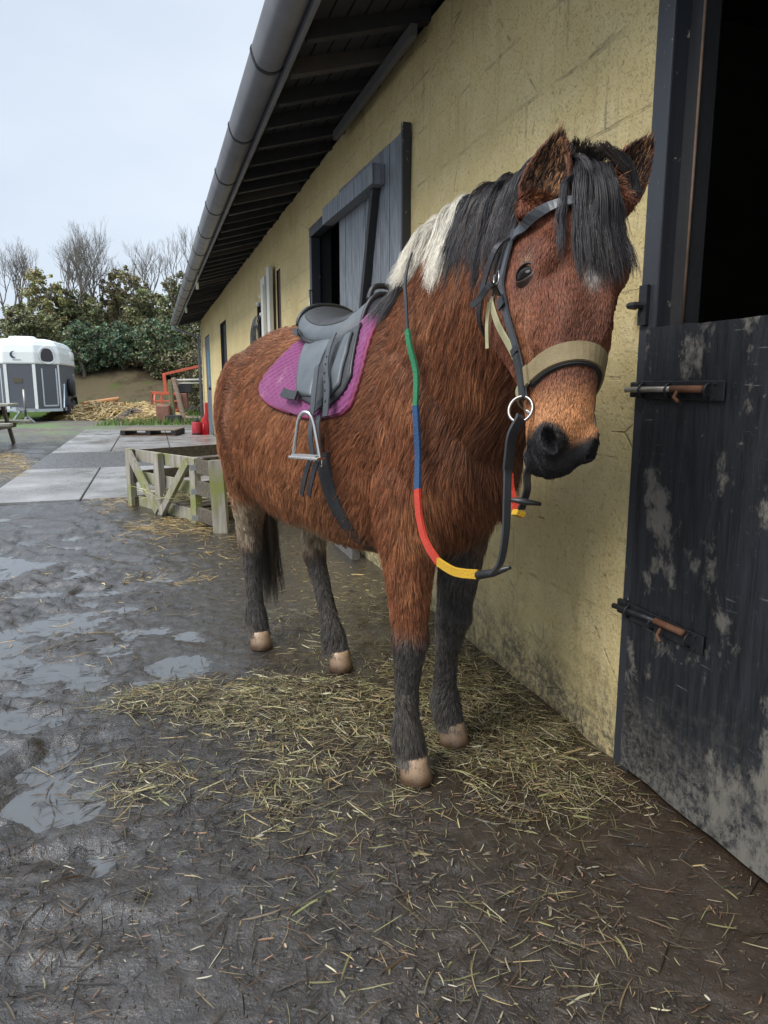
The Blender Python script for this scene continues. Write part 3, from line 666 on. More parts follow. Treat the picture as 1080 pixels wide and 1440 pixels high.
# girth
girth = thing('girth', 'black girth buckled round the pony behind its elbow, two strap ends hanging', 'girth', HO)
gk = [(-.045, p) for p in range(100, 262, 9)]
gk = [(-.075 + .03 * sst(95, 170, np.array([float(p)]))[0] - .03 * sst(190, 265, np.array([float(p)]))[0], p) for _, p in gk]
def TBl(s, phi, off): return outer(Hw(s, 0, .95), (Z * math.cos(math.radians(phi)) - HL * math.sin(math.radians(phi))).normalized(), off, .7)
m = strap_on(TBl, gk, .058, .009, .012); adopt(m.build('girth_band', sdk, smooth=False), girth)
for sg_ in (1, -1):
    for ds in (-.018, .016):
        m = strap_on(TBl, [(-.07 + ds, 78 * sg_), (-.065 + ds, 90 * sg_), (-.06 + ds, 103 * sg_)], .022, .004, .045); adopt(m.build('billet', leather2), girth)
        p, nn = TBl(-.06 + ds, 104 * sg_, .05); sdv = nn.cross(Z).normalized(); d2 = sdv.cross(nn).normalized()
        m = MB(); m.tube([p + sdv * x + d2 * y for x, y in ((-.016, .014), (.016, .014), (.016, -.014), (-.016, -.014))], .0028, 6, closed=True); m.tube([p + d2 * .013, p - d2 * .018 + nn * .004], .002, 6); adopt(m.build('buckle', steel, smooth=True), girth)
        q0 = p - Z * .0; m = MB(); pts = catmull([q0 + nn * .004, q0 - Z * .03 + nn * .012 - HH * .01, q0 - Z * .07 + nn * .016 - HH * .024, q0 - Z * .105 + nn * .012 - HH * .042], 4)
        ribbon(m, pts, [nn] * len(pts), .019, .004); adopt(m.build('strap_end', leather), girth)

# ================================================================== BRIDLE
bridle = thing('bridle', 'black leather bridle on the pony with a steel ring at its mouth', 'bridle', HO)
def hs_(keys, w, th_, off, name, mat, par, n=6):
    return adopt(strap_on(HB, keys, w, th_, off, n).build(name, mat), par)
hs_([(.115, -84), (.108, -62), (.10, -35), (.095, 0), (.10, 35), (.108, 62), (.115, 84)], .020, .005, .014, 'browband', leather2, bridle)
hs_([(.12, -87), (.06, -100), (.0, -112), (-.022, -130), (-.03, -160), (-.03, -185), (-.03, -205), (-.022, -230), (.0, -248), (.06, -260), (.12, -273)], .024, .005, .014, 'headpiece', leather, bridle)
for sd in (-1, 1):
    hs_([(.10, 86 * sd), (.14, 88 * sd), (.20, 87 * sd), (.26, 84 * sd), (.33, 86 * sd), (.39, 92 * sd), (.44, 100 * sd)], .0165, .005, .014, 'cheekpiece', leather2, bridle)
    hs_([(.235, 86 * sd), (.245, 85.5 * sd), (.255, 85 * sd)], .022, .004, .020, 'keeper', leather, bridle, 3)
    hs_([(.335, 86 * sd), (.341, 86.5 * sd), (.348, 87 * sd)], .022, .004, .020, 'keeper', leather, bridle, 3)
    hs_([(.35, 87.5 * sd), (.39, 92 * sd), (.44, 100 * sd)], .019, .005, .019, 'cheekpiece_end', leather, bridle)
    p, nn = HB(.195, 87 * sd, .024); sv = nn.cross(HA).normalized()
    m = MB(); m.tube([p + sv * x + HA * y for x, y in ((-.011, .012), (.011, .012), (.011, -.012), (-.011, -.012))], .0018, 6, closed=True); adopt(m.build('buckle', steel, smooth=True), bridle)
    p, nn = HB(.462, 104 * sd, .022); sv = nn.cross(HA).normalized()
    m = MB(); m.tube([p + HA * (.0245 * math.cos(a)) + (HS * sd * .72 - HF * .69) * (.0225 * math.sin(a)) for a in [2 * PI * k / 28 for k in range(28)]], .0030, 8, closed=True); rg_ = adopt(m.build('bit_ring', dull_steel, smooth=True), bridle)
    if sd < 0: RINGC = p; RINGN = nn
pts = catmull([HB(.225, -88, .02)[0], D(690, 400, 1.365), D(676, 418, 1.38), D(662, 431, 1.39)], 5); m = MB(); ribbon(m, pts, [V((-.5, -1, 0))] * len(pts), .012, .004); adopt(m.build('loose_strap', leather), bridle)
pts = catmull([HB(.11, -92, .016)[0], D(697, 350, 1.43), D(682, 392, 1.45), D(674, 430, 1.46), D(675, 455, 1.48), D(684, 478, 1.52)], 6); m = MB(); ribbon(m, pts, [V((-.8, -.6, 0))] * len(pts), .013, .004); adopt(m.build('throat_lash', leather), bridle)
m = MB(); p2, n2_ = HB(.462, 104, .004); m.tube([RINGC - HS * -.01, Hd(.485, 0, -.075), p2], .004, 8); adopt(m.build('mouthpiece', dull_steel, smooth=True), bridle)

# ================================================================== HEAD COLLAR
hcol = thing('head_collar', 'tan webbing head collar with wide noseband worn under the black bridle', 'head collar', HO)
web = NT('tan_webbing'); web.set(color=web.mix(web.noise(30, 4), (.14, .105, .055), (.30, .24, .14)), rough=.9, spec=.2); web.bump(web.noise(4, 2, .5, web.coord(scale=(40, 40, 220))), .6, .002)
felt = simple('black_felt', (.02, .02, .021), .9, bump=.6, bscale=300)
green = NT('pale_webbing'); green.set(color=green.mix(green.noise(40, 4), (.26, .24, .13), (.42, .40, .24)), rough=.9, spec=.2); green.bump(green.noise(500, 2), .5, .001)
K = [(.402, -80), (.398, -60), (.388, -30), (.382, 0), (.384, 30), (.394, 60), (.404, 90), (.41, 120)]
hs_(K, .043, .008, .007, 'noseband_lining', felt, hcol); hs_([(a - .002, b) for a, b in K], .036, .005, .0135, 'noseband', web.m, hcol)
hs_([(.405, 88), (.41, 120), (.41, 150), (.41, 180), (.41, 210), (.41, 240), (.41, 272)], .022, .005, .012, 'chin_strap', green.m, hcol)
hs_([(.402, -80), (.401, -70)], .04, .005, .018, 'square_loop', web.m, hcol, 4)
hs_([(.40, -93), (.34, -100), (.28, -107), (.23, -114), (.20, -118)], .018, .004, .012, 'cheek_strap', green.m, hcol)
hs_([(.20, -118), (.12, -112), (.04, -106), (.0, -112), (-.02, -135)], .018, .004, .012, 'cheek_strap', felt, hcol)
pts = catmull([HB(.21, -116, .016)[0], HB(.22, -118, .02)[0] - Z * .03, HB(.24, -120, .02)[0] - Z * .06], 4); m = MB(); ribbon(m, pts, [V((-.6, -.8, 0))] * len(pts), .008, .003); adopt(m.build('strap_end', green.m), hcol)

# ================================================================== REINS
reins = thing('reins', 'rainbow coloured rubber grip reins looping from the bit over the pony neck', 'reins', HO)
def rubber(name, c):
    t = NT(name); t.set(color=t.mix(t.noise(25, 4), tuple(k * .65 for k in c), c), rough=.55, spec=.35); v = t.voro(260); t.bump(v, .8, .0015); return t.m
rub = dict(yellow=rubber('yellow_rubber', (.62, .36, .03)), red=rubber('red_rubber', (.52, .05, .028)), blue=rubber('blue_rubber', (.03, .075, .17)), green=rubber('green_rubber', (.03, .20, .09)))
nL = V((-.75, -.65, 0))
def rein(keys, w, name, mat, th_=.006, nr=None, n=12):
    pts = catmull(keys, n); m = MB(); ribbon(m, pts, [nr or nL] * len(pts), w, th_); return adopt(m.build(name, mat), reins)
r0 = RINGC + HA * .023
ry = r0.y
rein([r0 + V((0, -.004, .012)), D(719, 620, ry - .004), D(715, 645, ry - .002), D(713, 700, ry + .005), D(711, 750, ry + .02), D(704, 790, ry + .05), D(692, 806, ry + .08)], .017, 'rein_leather', leather2, .005, V((.55, -1, 0)), 8)
rein([r0 + V((0, -.008, .006)), D(720, 612, ry - .009), D(716, 640, ry - .008), D(714, 660, ry - .006)], .021, 'rein_billet', leather, .006, V((.55, -1, 0)))
a_, b_ = D(717, 798, 1.36), D(672, 809, 1.44); m = MB(); m.tube([a_, (a_ + b_) / 2 - Z * .003, b_], [.004, .008, .0095], 8); adopt(m.build('rein_stop', leather, smooth=True), reins)
def surf_off(p, off):
    h = BVH.find_nearest(p); 
    if (p - h[0]).dot(h[1]) < off: p = h[0] + h[1] * off
    return p
SOF = .045
P1 = [D(672, 808, 1.44), D(640, 804, 1.50), D(616, 790, 1.57)]; P2 = [P1[-1], D(599, 762, 1.64), D(590, 728, 1.69), D(587, 688, 1.72)]
P3 = [P2[-1], D(588, 640, 1.74), D(590, 600, 1.76), D(591, 572, 1.775)]; P4 = [P3[-1], D(592, 530, 1.79), D(592, 490, 1.81), D(591, 470, 1.82)]
P5 = [P4[-1], D(591, 430, 1.86), D(594, 412, 1.9), D(599, 385, 1.95), D(601, 368, 2.0)]
fix = lambda L: [surf_off(p, SOF) for p in L]
P2, P3, P4, P5 = fix(P2), fix(P3), fix(P4), fix(P5)
rein(P1, .020, 'yellow_grip', rub['yellow'], .008); rein(P2, .020, 'red_grip', rub['red'], .008); rein(P3, .019, 'blue_grip', rub['blue'], .008); rein(P4, .016, 'green_grip', rub['green'], .007)
cr = [P5[-1], P5[-1] + V((.02, .01, .03)), P5[-1] + V((.09, .03, .03)), P5[-1] + V((.15, .04, -.06)), P5[-1] + V((.2, .02, -.2))]
rein(P5, .010, 'rein_leather', leather, .004); rein(fix(cr), .010, 'rein_leather', leather, .004)
F0 = [Hd(.50, .05, -.09), D(747, 655, 1.37), D(741, 690, 1.38), D(733, 716, 1.40)]; rein(F0, .016, 'rein_leather', leather, .005, V((.3, -1, 0)))
m = MB(); a_, b_ = D(714, 702, 1.37), D(761, 709, 1.36); m.tube([a_, (a_ + b_) / 2, b_], [.0035, .007, .0035], 8); adopt(m.build('rein_stop', leather, smooth=True), reins)
rein([D(733, 722, 1.41), D(725, 722, 1.43)], .020, 'yellow_grip', rub['yellow'], .012, V((.3, -1, 0)), 3)
rein([D(726, 717, 1.43), D(718, 690, 1.46), D(716, 665, 1.5)], .018, 'red_grip', rub['red'], .008, V((.3, -1, 0)))
# ================================================================== COAT, MANE, FORELOCK, TAIL
def build_hair():
    hp, hc = make_coat(NH)
    # no hair under the saddle and its pad
    r = hp[:, 0]; s, l, z = bframe(r); ph = np.degrees(np.arctan2(-l, z - 1.0)); a = np.abs(ph)
    lo, hi = pad_s(ph)
    under = (a < 87) & (s > lo + .015) & (s < hi - .03) & (z > .95); gi = (z < .97) & (z > .5) & (np.abs(s + .055) < .02) & (a > 85) & (a < 120)
    keep = ~under & ~gi
    hp, hc = hp[keep], hc[keep]
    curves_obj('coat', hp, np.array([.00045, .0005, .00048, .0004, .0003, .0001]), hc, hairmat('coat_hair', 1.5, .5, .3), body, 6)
def sim(root, d0, L, steps, grav, off, curl=0, ph=0, stiff=.8):
    p = V(root); d = V(d0).normalized(); out = [p.copy()]; ds = L / steps
    for i in range(steps):
        d = (d * stiff + V((0, 0, -1)) * grav).normalized()
        if curl: a = ph + i * 1.1; d = (d + V((math.cos(a), math.sin(a) * .4, math.sin(a))) * curl).normalized()
        q = p + d * ds; h = BVH.find_nearest(q)
        if h[0] is not None:
            dd = (q - h[0]).dot(h[1])
            if dd < off and (q - h[0]).length < .1: q = h[0] + h[1] * off
        d = (q - p).normalized(); p = q; out.append(p.copy())
    return np.array([v[:] for v in out])
def locks(name, guides, per, spread, cols, mat, rad=.0007, tipspread=1.0, par=None, fray=.55):
    """guides: list of (npts,3) arrays; cols list"""
    P = []; C = []; k = np.linspace(0, 1, guides[0].shape[0])
    for g, c in zip(guides, cols):
        T = norm(np.gradient(g, axis=0)); a = RNG.normal(size=(per, 3)); a = a / np.linalg.norm(a, axis=1, keepdims=True) * (RNG.random(per)[:, None] ** .5)
        a2 = RNG.normal(size=(per, 3)) * fray
        prof = (.55 + .9 * np.sin(PI * np.clip(k * .8, 0, 1))) * (1 - .75 * k ** 2 * (1 - tipspread * .5))
        q = g[None] + a[:, None] * (spread * prof)[None, :, None] + a2[:, None] * (spread * k ** 2.2)[None, :, None]
        w = fbm(np.concatenate([q.reshape(-1, 3) * 18]), 2, 4).reshape(per, -1) - .5
        q = q + (w * k[None] * .018)[:, :, None] * RNG.normal(size=(per, 1, 3)) * .6
        cut = .72 + .28 * RNG.random(per)   # uneven lengths
        kk = k[None] * cut[:, None]; idx = kk * (len(k) - 1); i0 = np.clip(idx.astype(int), 0, len(k) - 2); fr = (idx - i0)[:, :, None]
        r = np.arange(per)[:, None]; q = q[r, i0] * (1 - fr) + q[r, i0 + 1] * fr
        P.append(q); C.append(np.array(c)[None] * (.6 + .8 * RNG.random((per, 1))))
    P = np.concatenate(P); C = np.concatenate(C); n = P.shape[1]
    R = np.interp(np.linspace(0, 1, n), [0, .7, 1], [rad, rad, rad * .3])
    return curves_obj(name, P, R, C, mat, par, n)
def crest(u):
    K = [Hd(-.01, 0, .0), Hw(.55, -.085, 1.525), Hw(.42, -.04, 1.535), Hw(.27, -.01, 1.53), Hw(.12, 0, 1.44), Hw(.03, 0, 1.37)]
    c = catmull(K, 8); x = u * (len(c) - 1); i = min(int(x), len(c) - 2); p = c[i].lerp(c[i + 1], x - i)
    h = BVH.ray_cast(p + Z * .25, -Z, .6); return h[0] if h[0] is not None else p
def build_manes():
    blk = hairmat('mane_hair', 1.2, .42, .5); R = -HL
    BLK = (.022, .020, .022); BRN = (.06, .045, .04); WHT = (.78, .73, .62)
    gs = []; cs_ = []
    for i in range(120):                       # black mane falling on the near side
        u = random.uniform(.04, .54); p = crest(u) + R * random.uniform(-.03, .045); rd = (R * random.uniform(.5, 1.1) + Z * random.uniform(.15, .6) + HH * random.uniform(-.35, .1)) * 1.0
        L = random.uniform(.13, .27) * (1.0 if u < .45 else .9)
        gs.append(sim(p, rd, L, 14, .42, random.uniform(.010, .026))); cs_.append(BRN if random.random() < .25 else BLK)
    for i in range(26):                       # far side
        u = random.uniform(.0, .8); p = crest(u) + R * random.uniform(-.03, .0); gs.append(sim(p, -R * .8 + Z * .6, random.uniform(.12, .22), 14, .4, .02)); cs_.append(BLK)
    for i in range(24):                       # dark wisps over the withers in front of the saddle
        u = random.uniform(.84, .98); p = crest(u) + R * random.uniform(-.02, .03); gs.append(sim(p, R * 1 + Z * .4 - HH * .3, random.uniform(.14, .25), 14, .35, .018)); cs_.append(BRN if random.random() < .5 else BLK)
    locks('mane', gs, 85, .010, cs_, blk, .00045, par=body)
    wm = hairmat('white_hair', 1.1, .5, .4); gs = []; cs_ = []
    for i in range(26):                       # straight white lock
        u = random.uniform(.54, .62); p = crest(u) + R * random.uniform(-.015, .04); gs.append(sim(p, R * .6 + Z * .3 + HH * .25, random.uniform(.18, .29), 14, .42, random.uniform(.016, .028), stiff=.8)); cs_.append(WHT)
    for i in range(44):                       # curling white tuft
        u = random.uniform(.68, .80); p = crest(u) + R * random.uniform(-.03, .03); gs.append(sim(p, R * .8 + Z * 1.0 - HH * random.uniform(.3, .8), random.uniform(.13, .20), 14, .26, random.uniform(.02, .05), curl=.26, ph=2.5 + random.uniform(-.5, .5))); cs_.append(WHT)
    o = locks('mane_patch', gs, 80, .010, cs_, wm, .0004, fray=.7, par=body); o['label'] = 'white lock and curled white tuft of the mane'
    gs = []; cs_ = []
    for i in range(96):                        # forelock
        x = random.uniform(-.036, .030); p = Hd(random.uniform(-.03, .03), x, .02); h = BVH.find_nearest(p); p = h[0]
        tx = x * 1.5 + .012; d = (HF * .55 + HS * (x * 4 + random.uniform(-.42, .06)) + Z * random.uniform(-.1, .4))
        gs.append(sim(p, d, random.uniform(.15, .30) * (1 - .2 * abs(x) / .03), 14, .40, random.uniform(.005, .016))); cs_.append(BLK if random.random() < .85 else BRN)
    for i in range(7):
        p = BVH.find_nearest(Hd(-.02, random.uniform(-.03, .05), .0))[0]; gs.append(sim(p, Z * 1 + V((random.uniform(-.8, .2), 0, 0)), random.uniform(.025, .05), 14, .12, .02, curl=.2)); cs_.append(BRN)
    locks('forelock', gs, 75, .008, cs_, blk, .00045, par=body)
    gs = []; cs_ = []
    for i in range(46):                        # tail
        p = Hw(-1.07 + random.uniform(-.02, .03), random.uniform(-.03, .03), 1.13 + random.uniform(-.06, .04)); a = random.uniform(0, 6.28); r = random.uniform(0, .05)
        K = [p, Hw(-1.13 + random.uniform(-.03, .02), random.uniform(-.03, .04), 1.0), Hw(-1.14 + r * math.cos(a), .015 + r * math.sin(a), .75), Hw(-1.13 + r * math.cos(a), .03 + r * 1.1 * math.sin(a), .45), Hw(-1.11 + r * math.cos(a) * 1.3, .04 + r * 1.4 * math.sin(a), random.uniform(.1, .26))]
        gs.append(np.array([v[:] for v in catmull(K, 4)])); cs_.append((.03, .026, .023) if random.random() < .7 else (.08, .06, .045))
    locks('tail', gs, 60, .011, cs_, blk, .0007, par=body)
build_hair(); build_manes()
# ================================================================== STABLE BUILDING (local x along the wall, local y outwards)
wallm = NT('yellow_block'); ns = wallm
sep = ns.n('ShaderNodeSeparateXYZ'); ns.l(ns.coord(), sep.inputs[0])
big = ns.noise(1.1, 5, .6); mid = ns.noise(7, 6, .65); fine = ns.noise(70, 4, .7); pit = ns.ramp(ns.noise(120, 3, .6), [(.30, 0.), (.42, 1.)])
brk = ns.n('ShaderNodeTexBrick'); bv = ns.n('ShaderNodeCombineXYZ'); ns.l(sep.outputs[0], bv.inputs[0]); ns.l(sep.outputs[2], bv.inputs[1])
wob = ns.n('ShaderNodeVectorMath', operation='ADD'); wn = ns.n('ShaderNodeTexNoise'); wn.inputs['Scale'].default_value = 5; ns.l(ns.coord(), wn.inputs['Vector'])
sc_ = ns.n('ShaderNodeVectorMath', operation='SCALE'); sc_.inputs['Scale'].default_value = .02; ns.l(wn.outputs['Color'], sc_.inputs[0]); ns.l(bv.outputs[0], wob.inputs[0]); ns.l(sc_.outputs[0], wob.inputs[1])
ns.l(wob.outputs[0], brk.inputs['Vector']); brk.inputs['Scale'].default_value = 1; brk.inputs['Brick Width'].default_value = .45; brk.inputs['Row Height'].default_value = .225; brk.inputs['Mortar Size'].default_value = .006; brk.inputs['Mortar Smooth'].default_value = .3
joint = ns.math('MULTIPLY', brk.outputs['Fac'], ns.ramp(mid, [(.46, .0), (.66, 1.)]))
crk = ns.ramp(ns.voro(1.3, ns.coord(scale=(1, 1, 1.4)), 'DISTANCE_TO_EDGE'), [(0., 1.), (.006, 0.)]); crk = ns.math('MULTIPLY', crk, ns.ramp(ns.noise(9, 4), [(.50, 0.), (.62, .6)]))
c = ns.mix(ns.ramp(big, [(.3, 0.), (.7, 1.)]), (.52, .41, .19), (.66, .54, .28)); c = ns.mix(ns.ramp(mid, [(.45, 0.), (.8, .6)]), c, (.72, .62, .38))
spk = ns.ramp(ns.noise(46, 6, .75), [(.57, 0.), (.66, .6)]); c = ns.mix(spk, c, (.16, .125, .065))
low = ns.math('ADD', ns.math('MULTIPLY', sep.outputs[2], -1.7), ns.math('MULTIPLY', ns.noise(5, 6, .7), 1.3)); lowk = ns.ramp(low, [(.10, 0.), (.55, .92)])
chip = ns.ramp(ns.noise(38, 6, .8), [(.42, 0.), (.56, 1.)])
c = ns.mix(ns.math('MULTIPLY', lowk, ns.math('ADD', ns.math('MULTIPLY', chip, .6), .4)), c, (.095, .085, .06))
c = ns.mix(ns.math('MULTIPLY', ns.ramp(ns.noise(2.2, 5, .7, ns.coord(scale=(6, 6, .7))), [(.55, 0.), (.75, .45)]), 1), c, (.25, .19, .10))
c = ns.mix(ns.math('MULTIPLY', joint, .38), c, (.09, .07, .04)); c = ns.mix(ns.math('MULTIPLY', crk, .85), c, (.04, .03, .02))
ns.set(color=c, rough=.85, spec=.2)
h = ns.math('ADD', ns.math('MULTIPLY', fine, .45), ns.math('MULTIPLY', mid, .8)); h = ns.math('SUBTRACT', h, ns.math('MULTIPLY', joint, .6)); h = ns.math('SUBTRACT', h, ns.math('MULTIPLY', crk, 1.0)); h = ns.math('ADD', h, ns.math('MULTIPLY', pit, .35))
ns.bump(h, .75, .012)
blackp = NT('black_paint'); b_ = blackp
gr = b_.noise(2.5, 6, .7, b_.coord(scale=(22, 22, 2.2))); c = b_.mix(b_.ramp(gr, [(.3, 0.), (.75, 1.)]), (.006, .0065, .008), (.024, .026, .033))
mk = b_.ramp(b_.noise(3.1, 8, .75, b_.coord(scale=(1.5, 1.5, .9))), [(.53, 0.), (.60, .85)]); c = b_.mix(mk, c, (.18, .165, .14))
se = b_.n('ShaderNodeSeparateXYZ'); b_.l(b_.coord(), se.inputs[0]); lo = b_.ramp(b_.math('ADD', b_.math('MULTIPLY', se.outputs[2], -1.6), b_.noise(8, 6, .75)), [(-.25, 0.), (.46, .95)])
c = b_.mix(b_.math('MULTIPLY', lo, b_.ramp(b_.noise(48, 7, .85), [(.44, .05), (.56, 1.)])), c, (.15, .14, .12)); sp = b_.ramp(b_.noise(75, 4, .7), [(.66, 0.), (.74, .6)]); c = b_.mix(sp, c, (.20, .19, .175))
scr = b_.ramp(b_.noise(4, 3, .5, b_.coord(scale=(3, 3, 40), rot=(0, .5, 0))), [(.70, 0.), (.74, .5)]); c = b_.mix(scr, c, (.2, .19, .18))
b_.set(color=c, rough=b_.ramp(gr, [(.3, .32), (.7, .6)]), spec=.5); b_.bump(b_.math('ADD', b_.noise(3, 5, .7, b_.coord(scale=(70, 70, 4))), b_.math('MULTIPLY', mk, .6)), .5, .004)
frm = NT('black_frame_paint'); f_ = frm; c = f_.mix(f_.ramp(f_.noise(14, 6, .7), [(.62, 0.), (.66, 1.)]), (.030, .033, .040), (.38, .34, .27)); f_.set(color=c, rough=.45); f_.bump(f_.noise(20, 6, .7), .4, .004)
greyw = NT('weathered_shutter'); g_ = greyw; gg = g_.noise(3, 6, .75, g_.coord(scale=(26, 26, 1.6))); c = g_.mix(g_.ramp(gg, [(.33, 0.), (.62, 1.)]), (.05, .055, .062), (.23, .25, .28)); c = g_.mix(g_.ramp(g_.noise(3, 5, .8, g_.coord(scale=(60, 60, 3))), [(.62, 0.), (.68, 1.)]), c, (.012, .012, .014)); g_.set(color=c, rough=.6); g_.bump(gg, .8, .006)
darkw = simple('dark_timber', (.020, .020, .022), .75, var=.4, bump=.5, scale=5)
insm = simple('stable_interior', (.10, .088, .07), .9, var=.4, scale=4, bump=.4, bd=.01)
brownin = simple('brown_interior', (.09, .05, .035), .9, var=.3)
gutm = simple('grey_gutter', (.16, .165, .18), .45, var=.35, scale=5, bump=.2)
facm = simple('grey_fascia', (.14, .145, .165), .6, var=.3, scale=5)
roofm = simple('roof_sheet', (.10, .10, .10), .8, var=.3)
rustm = simple('rusty_iron', (.19, .085, .045), .75, .2, var=.5, scale=40, bump=.6)
ironm = simple('black_iron', (.035, .036, .04), .5, .5, var=.5, scale=30, bump=.5)
whitew = simple('cream_board', (.58, .57, .50), .7, var=.12, bump=.2)
bld = thing('stable_block', 'long yellow painted block stable with dark overhanging eaves and black doors', 'stable', BO, BR)
S0, S1, ZT = -3.2, 17.0, 2.66
OPN = [(-1.17, .0, 0., 2.42), (2.15, 4.0, .9, 2.27), (5.50, 5.72, 1.3, 2.2), (6.15, 7.15, .0, 2.02), (10.9, 12.0, 0.0, 2.17), (14.62, 15.95, 0, 2.17)]
xs = sorted({S0, S1, *[v for o in OPN for v in o[:2]]}); zs = sorted({-.3, ZT, *[v for o in OPN for v in o[2:] if v > 0], 0.})
def inopen(x, z): return any(a < x < b and c_ < z < d for a, b, c_, d in OPN)
# front face as a finely divided slightly uneven sheet with reveals
wm = MB(); im0 = MB(); TH = .14
xx = []; 
for a, b in zip(xs, xs[1:]):
    n = max(1, int((b - a) / (.05 if b < 3 else .25))); xx += [a + (b - a) * k / n for k in range(n)]
xx.append(xs[-1]); zz_ = []
for a, b in zip(zs, zs[1:]):
    n = max(1, int((b - a) / .06)); zz_ += [a + (b - a) * k / n for k in range(n)]
zz_.append(zs[-1])
gx, gz = np.meshgrid(xx, zz_, indexing='ij'); pp = np.stack([gx.ravel(), gx.ravel() * 0, gz.ravel()], 1)
dy = (fbm(pp * np.array([2.5, 1, 3]), 4, 21) - .5) * .030
ed = np.ones(len(pp))
for a, b, c_, d in OPN:
    k = (pp[:, 0] > a - .04) & (pp[:, 0] < b + .04) & (pp[:, 2] > c_ - .04) & (pp[:, 2] < d + .04); ed[k] = .0
dy = dy * ed; vv = np.stack([pp[:, 0], dy, pp[:, 2]], 1); nz_ = len(zz_); ff = []
for i in range(len(xx) - 1):
    for j in range(nz_ - 1):
        if not inopen((xx[i] + xx[i + 1]) / 2, (zz_[j] + zz_[j + 1]) / 2): ff.append((i * nz_ + j, (i + 1) * nz_ + j, (i + 1) * nz_ + j + 1, i * nz_ + j + 1))
wm.add(vv, ff)
for a, b, c_, d in OPN:      # reveals
    im0 = MB()
    im0.add([(a, 0, c_), (a, -TH, c_), (a, -TH, d), (a, 0, d)], [(0, 1, 2, 3)]); im0.add([(b, 0, c_), (b, -TH, c_), (b, -TH, d), (b, 0, d)], [(3, 2, 1, 0)])
    im0.add([(a, 0, d), (a, -TH, d), (b, -TH, d), (b, 0, d)], [(0, 1, 2, 3)])
    if c_ > 0: im0.add([(a, 0, c_), (a, -TH, c_), (b, -TH, c_), (b, 0, c_)], [(3, 2, 1, 0)])
    im0.build('reveal', darkw, bld)
wm.add([(S1, 0, -.3), (S1, -6, -.3), (S1, -6, ZT), (S1, -3, 3.4), (S1, 0, ZT)], [(0, 1, 2, 3, 4)]); wm.add([(S0, 0, -.3), (S0, -6, -.3), (S0, -6, ZT), (S0, -3, 3.4), (S0, 0, ZT)], [(4, 3, 2, 1, 0)])
wm.add([(S0, -6, -.3), (S1, -6, -.3), (S1, -6, ZT), (S0, -6, ZT)], [(0, 1, 2, 3)])
mkobj('wall', wm.mesh('wall'), wallm.m, bld, fixn=False)
im = MB(); im.add([(S0 + .1, -TH - .001, -.02), (S1 - .1, -TH - .001, -.02), (S1 - .1, -3.6, -.02), (S0 + .1, -3.6, -.02)], [(0, 1, 2, 3)]); im.box(((S0 + S1) / 2, -3.65, 1.3), (S1 - S0 - .2, .08, 2.7))
for s in (-1.9, 1.2, 4.6, 8.6, 13.2): im.box((s, -1.9, 1.3), (.1, 3.4, 2.7))
im.add([(S0 + .1, -TH - .001, 2.64), (S1 - .1, -TH - .001, 2.64), (S1 - .1, -3.6, 2.64), (S0 + .1, -3.6, 2.64)], [(3, 2, 1, 0)])
im.build('interior', insm, bld)
m = MB(); m.box((3.55, -.75, 1.6), (1.1, .06, 1.5)); m.build('inner_partition', brownin, bld)
m = MB(); m.box((3.83, -.29, 1.55), (.13, .13, 1.6)); m.build('inner_post', simple('grey_post', (.12, .12, .12), .9, bump=.6), bld)
# roof + eaves
OV = .56; slope = .15 / OV
m = MB(); m.add([(S0 - .2, OV + .06, 2.60), (S1 + .3, OV + .06, 2.60), (S1 + .3, -3, 3.56), (S0 - .2, -3, 3.56)], [(0, 1, 2, 3)]); m.add([(S0 - .2, -3, 3.56), (S1 + .3, -3, 3.56), (S1 + .3, -6.5, 2.5), (S0 - .2, -6.5, 2.5)], [(0, 1, 2, 3)]); m.build('roof', roofm, bld, solid=.03)
m = MB(); n = 7
for k in range(n):
    y0 = OV - .02 - k * (OV / n); z0 = 2.565 + (OV - y0) * slope * .9
    m.box(((S0 + S1) / 2, y0 - OV / n / 2, z0 + .02), (S1 - S0 + .4, OV / n - .006, .016), Matrix.Rotation(-.25, 3, 'X'))
m.build('soffit_boards', simple('soffit_board', (.020, .021, .026), .8, var=.4, scale=3, bump=.4), bld)
k = 0; s = S0 + .1
while s < S1 + .2 and k < 99:
    m = MB(); m.bar((s, OV - .01, 2.535), (s, .0, 2.535 + OV * slope), .045, .07, jit=.003); m.build('rafter', darkw if k % 7 else simple('pale_rafter', (.06, .05, .045), .8), bld); s += .36; k += 1
m = MB(); m.box(((S0 + S1) / 2, OV + .01, 2.565), (S1 - S0 + .5, .022, .13)); m.build('fascia_board', facm, bld, bevel=.003)
m = MB(); m.bar((1.55, .08, 2.60), (2.95, .08, 2.60), .03, .05); m.build('wall_batten', simple('grey_batten', (.10, .10, .10), .8), bld)
gm = MB(); s = S0 - .15; rg = []
prof0 = [(-.0, 0.0), (-.012, -.04), (.0 + .01, -.068), (.05, -.082), (.095, -.068), (.115, -.035), (.12, .0), (.128, .006), (.13, -.004), (.118, -.045), (.097, -.078), (.05, -.094), (.006, -.08), (-.022, -.045), (-.012, .0)]
prof = [tuple(p[:2]) for p in catmull([V((a, b, 0)) for a, b in prof0], 4)]
for s in (S0 - .15, S1 + .32): rg.append([V((s, OV + .035 + y, 2.60 + z)) for y, z in prof])
gm.rings(rg); gm.build('gutter', gutm, bld, smooth=True)
